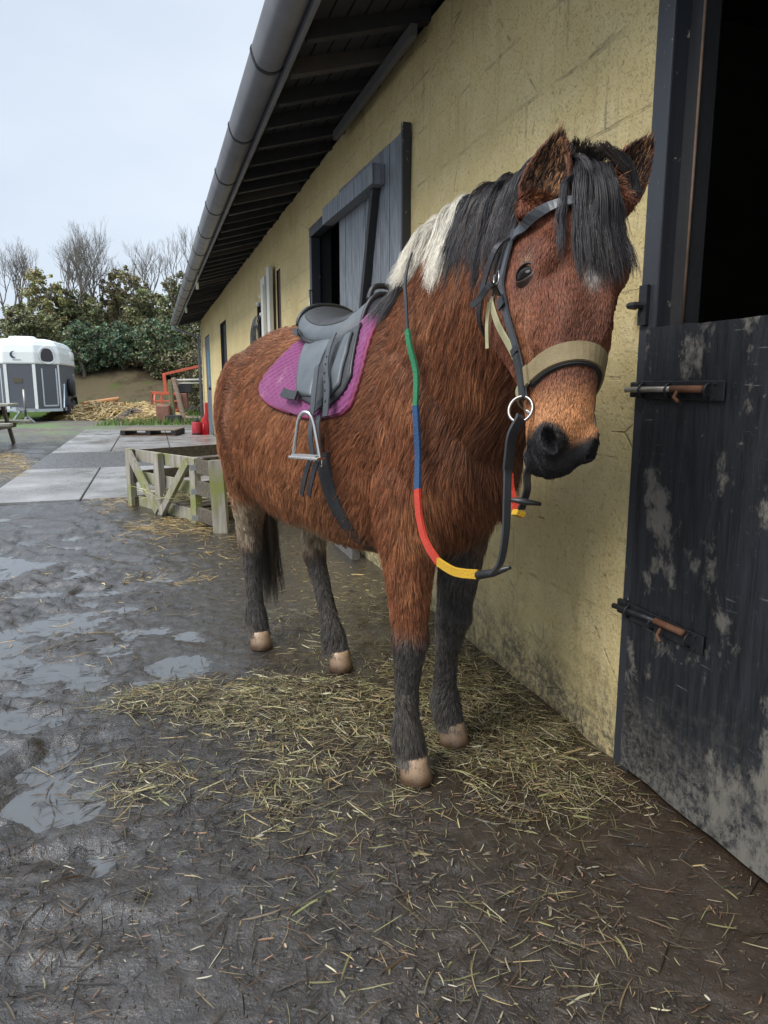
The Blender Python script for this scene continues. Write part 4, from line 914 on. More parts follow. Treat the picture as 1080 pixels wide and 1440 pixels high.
for s in (-1.0, .15, .95, 1.94, 2.95, 3.9, 4.87, 5.9, 6.9, 7.95, 9.0, 10.1, 11.2, 12.3, 13.4, 14.5, 15.6, 16.7):
    m = MB(); m.rings([[V((s + dx, OV + .035 + (y - .05) * 1.05 + .05, 2.60 + z * 1.07 + .002)) for y, z in prof] for dx in (-.014, .014)]); m.bar((s, OV + .02, 2.604), (s, OV + .165, 2.612), .02, .006); m.build('gutter_bracket', darkw, bld)
m = MB(); m.tube([(S1 + .1, OV + .08, 2.53), (S1 + .1, OV + .07, 2.45), (S1 + .12, .08, 2.25), (S1 + .12, .07, .05)], .035, 10); m.build('downpipe', gutm, bld, smooth=True)
for s in (8.3, 11.6):
    m = MB(); m.add([(s, OV + .03, 2.50), (s + .22, OV + .03, 2.50), (s + .10, OV + .05, 2.40)], [(0, 1, 2)]); m.bar((s + .1, OV + .04, 2.42), (s + .1, OV + .04, 2.33), .03, .01); m.build('roof_clip', simple('pale_clip', (.30, .32, .24), .7), bld, solid=.01)
# near door opening: frame, stop, lower door
fr = bld
m = MB(); m.bar((-.03, -.022, .0), (-.03, -.022, 2.45), .06, .07, up=(1, 0, 0), jit=.004); m.build('door_post', frm.m, fr, bevel=.004)
m = MB(); m.bar((-.085, -.06, .0), (-.085, -.06, 2.44), .05, .05, up=(1, 0, 0), jit=.003); m.build('door_stop', darkw, fr, bevel=.003)
m = MB(); m.tube([(-.110, -.034, 1.2), (-.112, -.033, 1.6), (-.109, -.034, 2.44)], .0035, 8); m.build('worn_edge', simple('bare_edge_wood', (.16, .10, .065), .7, var=.6, scale=25), fr, smooth=True)
m = MB(); m.bar((-1.17, .018, 0), (-1.17, .018, 2.45), .06, .075, up=(1, 0, 0)); m.build('door_post', frm.m, fr, bevel=.004)
m = MB(); m.bar((.035, .02, 2.45), (-1.2, .02, 2.45), .09, .07); m.build('door_head', frm.m, fr, bevel=.004)
m = MB(); m.box((-.33, -.42, 1.1), (.14, .5, 2.3)); m.build('inner_wall_end', simple('old_block', (.22, .2, .16), .95, var=.4, bump=.8, scale=9), fr)
dh = 1.235; m = MB()
nx, nzz = 46, 56; vv = []; ff = []
for side, yy in ((0, .022), (1, -.018)):
    for i in range(nx + 1):
        for j in range(nzz + 1):
            x = -.048 - (1.11) * i / nx; z = .035 + (dh - .03) * j / nzz
            if j == nzz: z += .006 * (vn(np.array([[x * 30, 0, 3.]]))[0] - .5)
            if j == 0: z += .012 * (vn(np.array([[x * 12, 5, 3.]]))[0] - .5)
            if i == 0: x += .004 * (vn(np.array([[z * 25, 5, 9.]]))[0] - .5)
            vv.append((x, yy + (0 if side else .004 * (vn(np.array([[x * 5, z * 3, 1.]]))[0] - .5)), z))
Hn = (nx + 1) * (nzz + 1); ix = lambda sd, i, j: sd * Hn + i * (nzz + 1) + j
for i in range(nx):
    for j in range(nzz): ff += [(ix(0, i, j), ix(0, i, j + 1), ix(0, i + 1, j + 1), ix(0, i + 1, j)), (ix(1, i, j), ix(1, i + 1, j), ix(1, i + 1, j + 1), ix(1, i, j + 1))]
for i in range(nx): ff += [(ix(0, i, 0), ix(0, i + 1, 0), ix(1, i + 1, 0), ix(1, i, 0)), (ix(0, i, nzz), ix(1, i, nzz), ix(1, i + 1, nzz), ix(0, i + 1, nzz))]
for j in range(nzz): ff += [(ix(0, 0, j), ix(1, 0, j), ix(1, 0, j + 1), ix(0, 0, j + 1)), (ix(0, nx, j), ix(0, nx, j + 1), ix(1, nx, j + 1), ix(1, nx, j))]
m.add(vv, ff); door = m.build('lower_door', blackp.m, bld)
def bolt(z, L, tilt, mat1):
    y0 = .026
    m = MB(); m.box((-.06 - L / 2, y0 + .002, z), (L + .03, .005, .046)); b = m.build('bolt', ironm, door, bevel=.002)
    m = MB(); m.tube([(.0, y0 + .012, z), (-.03 - L * .60, y0 + .012, z + tilt)], .0075, 10); m.build('bolt_bar', mat1, b, smooth=True)
    m = MB(); m.tube([(-.03 - L * .56, y0 + .013, z + tilt), (-.04 - L * .92, y0 + .013, z + tilt * 1.2)], .0088, 10); m.build('rusty_sleeve', rustm, b, smooth=True)
    m = MB(); m.tube([(-.04 - L * .62, y0 + .016, z), (-.04 - L * .63, y0 + .028, z - .016), (-.04 - L * .70, y0 + .031, z - .026)], .0045, 8); m.build('bolt_handle', rustm, b, smooth=True)
    for x in (-.06, -.03 - L * .5, -.05 - L * .93):
        m = MB(); m.tube([(x, y0 + .002, z + .018), (x, y0 + .016, z + .012), (x, y0 + .022, z), (x, y0 + .016, z - .012), (x, y0 + .002, z - .018)], .0032, 6); m.build('staple', ironm, b, smooth=True)
    m = MB(); m.box((-.016, .020, z), (.036, .014, .04)); m.build('keep', ironm, b, bevel=.004)
    for x in (-.056, -.05 - L):
        for dz in (-.016, .016): m = MB(); m.lathe([(.001, .005), (.004, .004), (.004, 0)], (0, 0, 0), 8, 'y'); o = m.build('screw', ironm, b); o.location = (x, y0 + .004, z + dz)
    return b
bolt(1.085, .26, 0.003, simple('worn_steel_bar', (.34, .31, .27), .5, .6, var=.5, scale=30)); bolt(.49, .26, .012, ironm)
m = MB(); m.tube([(.012, .016, 1.30), (.005, .04, 1.30), (-.015, .04, 1.30), (-.02, .016, 1.30)], .009, 8); m.box((-.02, .016, 1.30), (.032, .008, .10)); m.build('bolt_keep', ironm, bld)
# window with open top door
fb = [((4.035, 2.24), (2.12, 2.24)), ((4.0, .9), (4.0, 2.2)), ((2.15, .9), (2.15, 2.2))]
for a, b in fb:
    m = MB(); m.bar((a[0], -.01, a[1]), (b[0], -.01, b[1]), .07, .07, up=(0, 1, 0)); m.build('window_frame', frm.m, bld, bevel=.004)
m = MB(); m.tube([(3.93, .03, 1.80), (3.93, .05, 1.81), (3.93, .05, 1.3)], .008, 8); m.build('cabin_hook', dull_steel, bld, smooth=True)
sh = bpy.data.objects.new('top_door', None); COL.objects.link(sh); sh.parent = bld; sh.location = (2.93, .03, 0); sh.rotation_euler = (0, 0, .0)
sh.rotation_euler = (0, 0, .022)    # ajar: the near edge stands out from the wall
x = 0.; W_ = 1.12; k = 0
while x < W_ - .01:
    w = min(.135, W_ - x); m = MB(); m.box((-x - w / 2, .022 + random.uniform(-.002, .002), 1.53), (w - .005, .032, 1.5 + random.uniform(-.004, .004))); m.build('plank', greyw.m, sh, bevel=.002); x += w
m = MB(); m.box((-.37, .075, 2.15), (1.02, .07, .10)); m.build('rail', greyw.m, sh, bevel=.004)
m = MB(); m.box((-.50, .075, 1.0), (.98, .07, .11)); m.build('rail', greyw.m, sh, bevel=.004)
m = MB(); m.bar((-.80, .060, 2.14), (-.40, .060, 1.05), .045, .045, up=(0, 1, 0)); m.build('brace', darkw, sh, bevel=.003)
m = MB(); m.box((-W_ - .012, .022, 1.545), (.022, .045, 1.54)); m.build('edge_strip', frm.m, sh, bevel=.003)
# further openings
m = MB(); m.box((5.60, -.04, 1.75), (.2, .05, .95)); m.build('narrow_shutter', simple('dark_brown_door', (.07, .035, .028), .7), bld)
wd = MB(); wd.box((6.65, -.08, 1.0), (1.0, .05, 2.0)); wd.build('stable_door', simple('very_dark_door', (.02, .02, .024), .7), bld)
for x0, yy, w, h0, h1, mt in ((5.78, .05, .17, .2, 2.26, whitew), (5.96, .09, .06, .2, 2.1, whitew), (6.05, .055, .28, .2, 2.2, whitew)):
    m = MB(); m.bar((x0 + w / 2, yy, h0), (x0 + w / 2, yy, h1), w, .04, up=(0, 1, 0)); m.build('white_board', mt, bld, bevel=.004)
for x0, z0 in ((6.62, 2.06), (6.85, 2.0), (6.42, 1.92), (6.60, 1.86)):
    m = MB(); m.lathe([(.002, 0), (.018, .003), (.028, .03), (.022, .05), (.002, .055)], (0, 0, 0), 12, 'y'); o = m.build('white_knob', simple('white_plastic', (.7, .7, .68), .4), bld, smooth=True); o.location = (x0, .0, z0)
m = MB(); m.box((11.45, -.08, 1.08), (1.08, .05, 2.14)); m.build('stable_door', darkw, bld)
m = MB(); m.box((15.28, -.03, 1.08), (1.3, .05, 2.14)); dd = m.build('grey_door', simple('blue_grey_door', (.10, .12, .15), .6), bld)
m = MB(); m.box((15.0, .005, 1.45), (.14, .02, .75)); m.build('blue_strip', simple('light_blue_paint', (.13, .33, .42), .5), dd)
m = MB(); m.lathe([(.002, 0), (.03, .0), (.03, .05), (.002, .055)], (0, 0, 0), 12, 'y'); o = m.build('door_knob', ironm, dd); o.location = (14.75, .0, 1.0)
m = MB(); m.box((16.9, .012, 1.25), (.2, .03, 2.5)); m.build('corner_strip', simple('cream_paint', (.50, .44, .28), .7), bld)
for s, z0 in ((5.1, 1.62), (4.95, 1.60), (4.7, 1.60)):
    m = MB(); m.tube([(0, 0, 0), (0, .03, 0), (0, .05, -.02), (0, .05, -.09), (0, .035, -.10), (0, .03, -.06)], .005, 6); o = m.build('wall_hook', rustm, bld); o.location = (s, .01, z0)
# tack hanging on the wall
hk = thing('hanging_tack', 'black leather straps and bridles hanging by the white boards on the wall', 'tack', Bw(6.65, .06, 1.2), BR)
for k in range(13):
    x = random.uniform(-.34, .34); x2 = x + random.uniform(-.12, .12); zt = .66 - abs(x) * .1; zb = random.uniform(-.05, .18)
    m = MB(); pts = catmull([V((x, .02, zt)), V((x + .04, .05, .45)), V((x2, .04, zb)), V((x2 - .05, .03, zb + .08)), V((x - .03, .03, zt - .1))], 5); ribbon(m, pts, [V((0, 1, 0))] * len(pts), .022, .005); m.build('strap', leather, hk)
for k in range(5):
    a = random.uniform(-.3, .3); m = MB(); m.tube([V((a + .03 * math.cos(t_), .055, .15 + .03 * math.sin(t_) + k * .05)) for t_ in [2 * PI * q / 14 for q in range(14)]], .004, 6, closed=True); m.build('ring', steel, hk, smooth=True)
# plank lying at the foot of the wall
pk = MB(); pk.bar(Bw(2.58, .07, .05), Bw(4.1, .07, .05), .05, .11, jit=.006); tag(pk.build('plank', wood('grey_plank', (.05, .048, .045), (.16, .15, .14)), bevel=.004), 'grey weathered plank lying on edge against the foot of the yellow wall', 'plank')
# ================================================================== GROUND
WLV = -.005
def loc2(x, y):   # building-local coordinates
    dx, dy = x - BO.x, y - BO.y
    return dx * BE.x + dy * BE.y, dx * BN.x + dy * BN.y
def gh(x, y):
    x = np.asarray(x, float); y = np.asarray(y, float); sh = x.shape; x = x.ravel(); y = y.ravel()
    s, off = loc2(x, y); p = np.stack([x, y, x * 0], 1)
    near = sst(9, 3, y)
    M = sst(.75, 1.7, off + (fbm(p * 1.3, 2, 50) - .5) * .8) * sst(.3, 1.6, s + 1.2) ; M = np.maximum(M, sst(2.0, 3.5, off) * .7)
    h = .010 + (fbm(p * .8, 3, 51) - .5) * .05 * M
    rid = 1 - np.abs(fbm(p * np.array([3.2, 4.6, 1]), 4, 52) * 2 - 1); zone = sst(.42, .62, fbm(p * np.array([.9, 1.5, 1]) + 3, 3, 53))
    h += (rid - .82) * .13 * M * (.35 + .65 * zone)
    h += (fbm(p * 12, 4, 54) - .5) * (.008 + .026 * M * (.35 + .65 * zone)) + (fbm(p * 45, 3, 55) - .5) * (.009 + .008 * M) * near
    h -= .008 * M * sst(.65, .4, zone) * .8
    # puddle basins
    for px, py, rx, ry, d in ((250, 890, .55, .22, .02), (60, 940, .7, .35, .022), (190, 940, .45, .16, .018), (20, 1010, .5, .25, .012), (180, 785, .25, .12, .015), (75, 885, .22, .1, .015)):
        c = G(px, py); h -= d * .62 * np.exp(-(((x - c.x) / rx) ** 2 + ((y - c.y) / ry) ** 2)) * (.1 + 1.7 * fbm(p * 7, 3, 56))
    for q in ((.245, -.163), (.147, .055), (-.94, -.095), (-.552, .065)):
        c = Hw(q[0] + .01, q[1], 0); r = np.hypot(x - c.x, y - c.y); h = h * sst(.05, .11, r) + (1 - sst(.05, .11, r)) * .004
    slab = sst(5.45, 5.75, s) * sst(3.0, 2.8, off) * sst(17.3, 17.0, s); h = h * (1 - slab) + (-.02) * slab
    wall = sst(.25, .0, off); h = h * (1 - wall) + .006 * wall + .012 * wall * fbm(p * 6, 2, 57)
    far = sst(10, 30, y); h = h + far * (fbm(p * .35, 3, 58) - .5) * .12 + sst(13, 20, y) * .0
    return h.reshape(sh)
def axis(a, b, f):
    o = [a]
    while o[-1] < b: o.append(o[-1] + f(o[-1]))
    return np.array(o)
gy = axis(-3, 75, lambda v: .013 if .7 < v < 3.6 else (.013 + (v - 3.6) * .011 if v >= 3.6 else .12))
gx = axis(-60, 30, lambda v: .013 if -2.6 < v < 1.3 else min(1.5, .013 + (abs(v + 2.6) if v < 0 else v - 1.3) * .035))
X, Y = np.meshgrid(gx, gy, indexing='ij'); Zg = gh(X, Y)
vv = np.stack([X.ravel(), Y.ravel(), Zg.ravel()], 1); ny = len(gy)
ii, jj = np.meshgrid(np.arange(len(gx) - 1), np.arange(ny - 1), indexing='ij'); a = (ii * ny + jj).ravel(); fq = np.stack([a, a + ny, a + ny + 1, a + 1], 1)
mud = NT('wet_mud'); m_ = mud; ge = m_.n('ShaderNodeNewGeometry'); sp_ = m_.n('ShaderNodeSeparateXYZ'); m_.l(ge.outputs['Position'], sp_.inputs[0])
n1 = m_.noise(2.2, 6, .65); n2 = m_.noise(26, 6, .7); n3 = m_.noise(130, 4, .7); n4 = m_.noise(.45, 4, .6); n5 = m_.noise(420, 2, .6)
c = m_.mix(m_.ramp(n1, [(.3, 0.), (.7, 1.)]), (.013, .011, .0095), (.036, .030, .025)); c = m_.mix(m_.ramp(n2, [(.45, 0.), (.75, .6)]), c, (.085, .068, .052))
c = m_.mix(m_.ramp(n3, [(.60, 0.), (.70, .55)]), c, (.20, .15, .10))
warm = m_.ramp(m_.math('ADD', m_.math('MULTIPLY', sp_.outputs[0], .5), m_.math('MULTIPLY', n1, .8)), [(.30, 0.), (.75, .75)]); c = m_.mix(warm, c, m_.mix(n2, (.016, .010, .007), (.070, .045, .028)))
dist = m_.ramp(m_.math('MULTIPLY', sp_.outputs[1], 1 / 40.), [(.30, 0.), (.47, 1.)]); grs = m_.math('MULTIPLY', dist, m_.ramp(n4, [(.46, 0.), (.56, 1.)])); c = m_.mix(m_.math('MULTIPLY', dist, .8), c, (.085, .065, .045)); c = m_.mix(m_.math('MULTIPLY', grs, .9), c, (.07, .12, .025))
wet = m_.math('ADD', m_.math('MULTIPLY', n1, .7), m_.math('MULTIPLY', n2, .35))
m_.set(color=c, rough=m_.math('MAXIMUM', m_.math('MULTIPLY', m_.math('ADD', m_.math('MULTIPLY', warm, .6), .38), m_.ramp(wet, [(.34, .10), (.52, .22), (.72, .55)])), m_.math('MULTIPLY', dist, .9)), spec=1.0)
m_.bump(m_.math('ADD', m_.math('MULTIPLY', n2, .8), m_.math('ADD', m_.math('MULTIPLY', n3, .7), m_.math('MULTIPLY', n5, .15))), .65, .008)
gme = npmesh('ground', vv, fq); gro = mkobj('ground', gme, mud.m, smooth=True, fixn=False); tag(gro, kind='structure')
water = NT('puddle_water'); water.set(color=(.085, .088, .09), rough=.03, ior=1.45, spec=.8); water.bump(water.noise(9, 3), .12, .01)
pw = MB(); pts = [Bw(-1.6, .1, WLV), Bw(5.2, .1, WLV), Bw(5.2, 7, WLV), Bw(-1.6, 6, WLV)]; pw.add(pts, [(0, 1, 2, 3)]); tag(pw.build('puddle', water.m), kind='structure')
# concrete apron
slabm = NT('wet_concrete'); k = slabm; n1 = k.noise(1.2, 6, .65); n2 = k.noise(22, 6, .7)
bd = k.ramp(k.noise(.9, 6, .7), [(.42, 0.), (.62, 1.)])
c = k.mix(k.ramp(n1, [(.3, 0.), (.7, 1.)]), (.20, .20, .195), (.34, .335, .33)); c = k.mix(k.ramp(n2, [(.5, 0.), (.72, .7)]), c, (.14, .125, .11)); c = k.mix(k.math('MULTIPLY', bd, .55), c, (.12, .10, .085))
k.set(color=c, rough=k.ramp(n1, [(.35, .18), (.7, .5)]), spec=.5); k.bump(n2, .3, .004)
asph = simple('wet_asphalt', (.085, .082, .082), .32, var=.3, scale=6, bump=.6, bscale=120)
def slabpiece(s0, s1, o0, o1, mat, z=.012):
    m = MB(); m.box(((s0 + s1) / 2, (o0 + o1) / 2, z - .03), (s1 - s0 - .02, o1 - o0 - .02, .06)); o = m.build('concrete_slab', mat, bevel=.006); o.location = BO; o.rotation_euler = (0, 0, BR); o['kind'] = 'structure'
for s0, s1 in ((5.7, 7.15), (7.15, 8.5), (10.9, 12.4), (12.4, 14.0), (14, 15.5), (15.5, 17)):
    for o0, o1 in ((.02, 1.0), (1.0, 1.95), (1.95, 2.85)): slabpiece(s0, s1, o0, o1, slabm.m, .012 + random.uniform(-.003, .003))
m = MB(); m.box((9.7, 1.435, -.022), (2.4, 2.83, .06)); o = m.build('asphalt_strip', asph, bevel=.006); o.location = BO; o.rotation_euler = (0, 0, BR); o['kind'] = 'structure'

# ------------------------------------------------------------------ hay and straw
def straw_mesh(name, cx, cy, zoff, L, W, cols, mat, tilt=.12, hfun=gh, curve=.5):
    n = len(cx); a = RNG.random(n) * 2 * PI; cu = (RNG.random(n) - .5) * curve; K = 5; t = np.linspace(-.5, .5, K)[None]
    ang = a[:, None] + cu[:, None] * t * 2; st = L[:, None] / (K - 1)
    dx = np.cos(ang) * st; dy = np.sin(ang) * st; x = cx[:, None] + np.cumsum(dx, 1) - L[:, None] / 2 * np.cos(a)[:, None]; y = cy[:, None] + np.cumsum(dy, 1) - L[:, None] / 2 * np.sin(a)[:, None]
    zc = hfun(cx, cy)[:, None]; z = hfun(x, y); z = np.maximum(z, WLV) * .6 + np.maximum(zc, WLV) * .4 + zoff[:, None] + (RNG.random((n, 1)) - .5) * 2 * tilt * L[:, None] * t + .003 + np.abs(RNG.normal(size=(n, 1))) * .002
    wd = W[:, None] * (1 - .55 * np.abs(t * 2) ** 3); nx_ = -np.sin(ang) * wd; ny_ = np.cos(ang) * wd; rl = RNG.normal(size=(n, 1)) * .6; nz_ = wd * rl
    A_ = np.stack([x - nx_, y - ny_, z - nz_], 2); B_ = np.stack([x, y, z + wd * .8], 2); C_ = np.stack([x + nx_, y + ny_, z + nz_], 2)
    v = np.stack([A_, B_, C_], 2).reshape(-1, 3); base = (np.arange(n) * K * 3)[:, None, None]; kk = (np.arange(K - 1) * 3)[None, :, None]
    f = base + kk + np.array([[0, 1, 4, 3], [1, 2, 5, 4]]).reshape(1, 1, 8); f = f.reshape(-1, 4)
    me = npmesh(name, v, f); setcol(me, 'hcol', np.repeat(cols, K * 3, 0)); o = mkobj(name, me, mat, fixn=False); return o
strawm = NT('straw_stalks'); strawm.set(color=strawm.attr('hcol'), rough=.55, spec=.35)
PAL = np.array([(.34, .31, .13), (.48, .42, .22), (.25, .25, .10), (.40, .30, .14), (.20, .14, .08), (.56, .50, .32), (.28, .20, .10), (.15, .11, .07)])
def hay_at(regs, name, label, dark=.3, pal=PAL):
    cx = []; cy = []; zo = []; LL = []; WW = []; CC = []
    for px, py, rx, ry, n, pile, sc in regs:
        a = RNG.random(n) * 2 * PI; r = np.sqrt(RNG.random(n)); r = np.where(RNG.random(n) < .3, r * 1.5, r); c = G(px, py); ex = G(px + rx, py) - c; ey = G(px, py - ry) - c
        x = c.x + ex.x * r * np.cos(a) + ey.x * r * np.sin(a); y = c.y + ex.y * r * np.cos(a) + ey.y * r * np.sin(a)
        kn = fbm(np.stack([x * 5, y * 5, x * 0], 1), 3, 61); s, off = loc2(x, y); ok = (off > .03) & ((kn > .42) | (RNG.random(n) < .3)); x, y = x[ok], y[ok]; q = len(x)
        cx.append(x); cy.append(y); zo.append(RNG.random(q) * pile * np.clip(1.15 - r[ok], 0, 1)); LL.append(sc * (.02 + .095 * RNG.random(q) ** 2)); WW.append(.0006 + .0012 * RNG.random(q) ** 2.5)
        cl = pal[RNG.integers(0, len(pal), q)] * (.35 + .65 * RNG.random((q, 1))); dk = RNG.random(q) < dark; cl[dk] = cl[dk] * .3; CC.append(cl)
    o = straw_mesh(name, *[np.concatenate(k) for k in (cx, cy, zo, LL, WW, CC)], strawm.m); tag(o, label, name.replace('_', ' '), kind='stuff'); return o
hay_at([(700, 975, 120, 75, 6000, .03, .9), (790, 1040, 85, 40, 2200, .02, .9), (650, 930, 60, 40, 1700, .03, .9), (400, 990, 160, 36, 3000, .025, .9), (270, 985, 120, 22, 1200, .02, .9), (450, 1040, 110, 40, 900, .01, .9),
        (430, 1120, 80, 50, 750, .006, 1.), (190, 1100, 90, 26, 420, .006, 1.), (540, 900, 90, 50, 1300, .012, .8), (700, 1110, 150, 45, 700, .004, .9), (560, 860, 60, 40, 400, .01, .7), (420, 885, 60, 30, 400, .008, .7),
        (860, 1120, 70, 50, 420, .006, 1.), (600, 980, 70, 60, 1100, .015, 1.), (700, 1240, 330, 130, 420, .002, .8), (330, 1240, 250, 130, 150, .002, .8), (800, 1340, 260, 90, 160, .002, .8)],
       'hay', 'green and yellow hay strewn on the wet ground around the pony hooves')
hay_at([(250, 740, 70, 12, 900, .02, 1.4), (160, 712, 40, 8, 500, .03, 1.4), (235, 815, 60, 8, 160, .01, 1.2), (250, 770, 110, 25, 260, .01, 1.2), (15, 655, 28, 14, 1600, .14, 1.7), (60, 612, 34, 8, 500, .05, 2), (130, 850, 140, 60, 220, .004, 1.), (330, 780, 60, 40, 260, .01, 1.), (470, 800, 60, 40, 260, .008, .8)],
       'straw', 'golden straw scattered over the mud near the wooden crate', .2, np.array([(.62, .42, .15), (.5, .34, .12), (.42, .30, .14), (.7, .52, .25)]))
hay_at([(450, 1150, 480, 220, 7000, .002, .7), (120, 900, 200, 90, 1400, .004, .8), (150, 800, 200, 60, 500, .004, .9), (180, 1150, 200, 130, 500, .003, 1.0)], 'wet_stalks', 'dark wet stalks trodden into the mud across the yard', 1., np.array([(.16, .13, .10), (.30, .22, .14), (.08, .07, .06), (.34, .30, .24), (.36, .22, .12)]))
hay_at([(600, 1250, 560, 170, 1500, .002, .28), (800, 1150, 250, 120, 700, .002, .3)], 'leaf_bits', 'small pale and reddish flecks of chaff pressed into the wet ground', .35, np.array([(.42, .30, .20), (.40, .22, .13), (.45, .40, .30), (.30, .27, .14)]))
# trodden clods and grit
n = 2600; px = RNG.random(n) * 1300 - 150; py = 760 + 680 * RNG.random(n) ** .8
v = []; f = []; ico = [(0, 0, 1), (.9, 0, .3), (.28, .85, .3), (-.73, .53, .3), (-.73, -.53, .3), (.28, -.85, .3), (0, 0, -.6)]; icf = [(0, 1, 2), (0, 2, 3), (0, 3, 4), (0, 4, 5), (0, 5, 1), (6, 2, 1), (6, 3, 2), (6, 4, 3), (6, 5, 4), (6, 1, 5)]
gp = [G(a, b) for a, b in zip(px, py)]; gz_ = gh(np.array([q.x for q in gp]), np.array([q.y for q in gp]))
for q, z in zip(gp, gz_):
    if loc2(q.x, q.y)[1] < .02: continue
    r = random.uniform(.0012, .0042); b0 = len(v); sq = random.uniform(.3, .7)
    for a in ico: v.append((q.x + a[0] * r * random.uniform(.7, 1.4), q.y + a[1] * r * random.uniform(.7, 1.4), z + a[2] * r * sq * random.uniform(.8, 1.2)))
    f += [tuple(b0 + i for i in t) for t in icf]
m = MB(); m.v = v; m.f = f; tag(m.build('gravel', simple('wet_grit', (.06, .045, .034), .3, var=.6, scale=8), smooth=True), 'grit and small clods pressed into the wet yard floor', 'gravel', kind='stuff')
# ================================================================== CRATE, PALLETS, YARD THINGS
cw = wood('crate_wood', (.16, .145, .115), (.38, .35, .29), .85, 2, green=(.20, .21, .07), sc=.6); cwd = wood('dark_crate_wood', (.05, .042, .033), (.15, .125, .09), .85, 0)
crate = thing('wooden_crate', 'weathered open wooden crate with slanting braces and green mould beside the pony', 'crate', (0, 0, 0))
A_, B_ = G(187, 713), G(277, 737); A_.z = B_.z = 0; e1 = (B_ - A_).normalized(); e2 = V((-e1.y, e1.x, 0)); DP = 1.0
def cb(a, b, w, h, mat, nm='rail', par=crate, up=(0, 0, 1)): m = MB(); m.bar(a, b, w, h, up=up, jit=.004); return m.build(nm, mat, par, bevel=.003)
for p, m_ in ((A_, cw), (B_, cw), (A_ + e2 * DP, cwd), (B_ + e2 * DP, cwd), ((A_ + B_) / 2 + e1 * -.02, cw), ((A_ + B_) / 2 + e2 * DP, cwd)):
    cb(p + Z * .0, p + Z * .53, .085, .055, m_, 'post', up=tuple(e2))
for z in (.055, .28, .47):
    cb(A_ + e2 * .05 + Z * z - e1 * .03, B_ + e2 * .05 + Z * z + e1 * .03, .03, .10, cw); cb(A_ + e2 * (DP - .05) + Z * z, B_ + e2 * (DP - .05) + Z * z, .03, .10, cwd)
    cb(A_ + e1 * .03 + Z * z, A_ + e1 * .03 + e2 * DP + Z * z, .03, .10, cwd); cb(B_ - e1 * .03 + Z * z, B_ - e1 * .03 + e2 * DP + Z * z, .03, .11, cwd)
M_ = (A_ + B_) / 2
cb(A_ - e2 * .03 + Z * .50 + e1 * .05, M_ - e2 * .03 + Z * .03 - e1 * .03, .075, .03, cw, 'brace', up=tuple(e2)); cb(B_ - e2 * .03 + Z * .50 - e1 * .05, M_ - e2 * .03 + Z * .03 + e1 * .04, .075, .03, cw, 'brace', up=tuple(e2))
for k in range(7): cb(A_ + e1 * (.06 + k * .14) + e2 * .04 + Z * .10, A_ + e1 * (.06 + k * .14) + e2 * (DP - .04) + Z * .10, .09, .02, cwd, 'floor_slat')
gp_ = simple('zinc_plate', (.55, .57, .6), .4, .7)
for z in (.27, .46, .06):
    m = MB(); m.box(B_ + e1 * .055 - e2 * .02 + Z * z, (.09, .006, .045), Matrix.Rotation(math.atan2(e2.y, e2.x) * .5, 3, 'Z')); m.build('corner_plate', gp_, crate)
    m = MB(); m.box(A_ - e1 * .045 - e2 * .0 + Z * z, (.006, .06, .04)); m.build('corner_plate', gp_, crate)
C_ = G(312, 750); cb(C_ , C_ + Z * .55 + e1 * -.03, .09, .10, cw, 'corner_post')
for z in (.09, .30, .47): cb(B_ + e1 * .02 + Z * z, C_ + Z * z, .03, .11, cwd)
n = 260; q = RNG.random((n, 2)); bx = A_.x + e1.x * q[:, 0] * .95 + e2.x * q[:, 1] * .9; by = A_.y + e1.y * q[:, 0] * .95 + e2.y * q[:, 1] * .9
o = straw_mesh('hay_in_crate', bx, by, .12 + RNG.random(n) * .08, .1 + .3 * RNG.random(n), np.full(n, .003), PAL[RNG.integers(0, 6, n)], strawm.m, .3, lambda x, y: np.asarray(x) * 0., 2.5); tag(o, 'strands of hay and baler twine lying inside the wooden crate', 'hay', kind='stuff')
# flat pallet
def pallet(name, px, py, L, Dp, rz, label, grp=None):
    t = thing(name, label, 'pallet', G(px, py), rz, grp); wm1 = wood('pallet_wood', (.13, .10, .075), (.30, .25, .19), .85); wm2 = wood('pallet_wood_lower', (.10, .06, .04), (.24, .15, .10), .85)
    for k in range(6): m = MB(); m.box((0, -Dp / 2 + Dp * (k + .5) / 6, .135), (L, Dp / 6 - .03, .02)); m.build('board', wm1, t)
    for x in (-.46, 0, .46):
        m = MB(); m.box((x * L, 0, .075), (.1, Dp - .02, .09)); m.build('runner', darkw, t)
    for y in (-.45, 0, .45): m = MB(); m.box((0.02, y * Dp, .018), (L * .96, .1, .022)); m.build('base_board', wm2, t)
    return t
pallet('pallet', 216, 612, 1.15, .9, .05, 'weathered pallet lying flat at the end of the concrete')
pallet('pallet', 262, 594, 1.2, .9, .3, 'dark mossy pallet below the leaning posts by the building end')
# fire point
redp = simple('red_paint', (.46, .022, .035), .4, var=.35, scale=10)
fx = thing('fire_bucket', 'worn red fire bucket on a red base plate at the end of the stable', 'bucket', G(277, 612)); fx.scale = (.66, .66, .72)
m = MB(); m.lathe([(.002, 0), (.14, 0), (.15, .02), (.15, .38), (.14, .40), (.13, .40), (.13, .36), (.002, .36)], n=24); m.build('bucket_body', simple('faded_red', (.38, .03, .045), .5, var=.5, scale=8), fx, smooth=True)
m = MB(); m.lathe([(.002, 0), (.11, 0), (.12, .05), (.05, .10), (.03, .13), (.002, .13)], (0, 0, .38), 16); m.build('bucket_lid', darkw, fx, smooth=True)
m = MB(); m.lathe([(.152, 0), (.156, .0), (.156, .05), (.152, .05)], (0, 0, .02), 24); m.build('band', darkw, fx); m = MB(); m.box((.06, 0, -.0), (.62, .36, .03)); m.build('base_plate', redp, fx, bevel=.01)
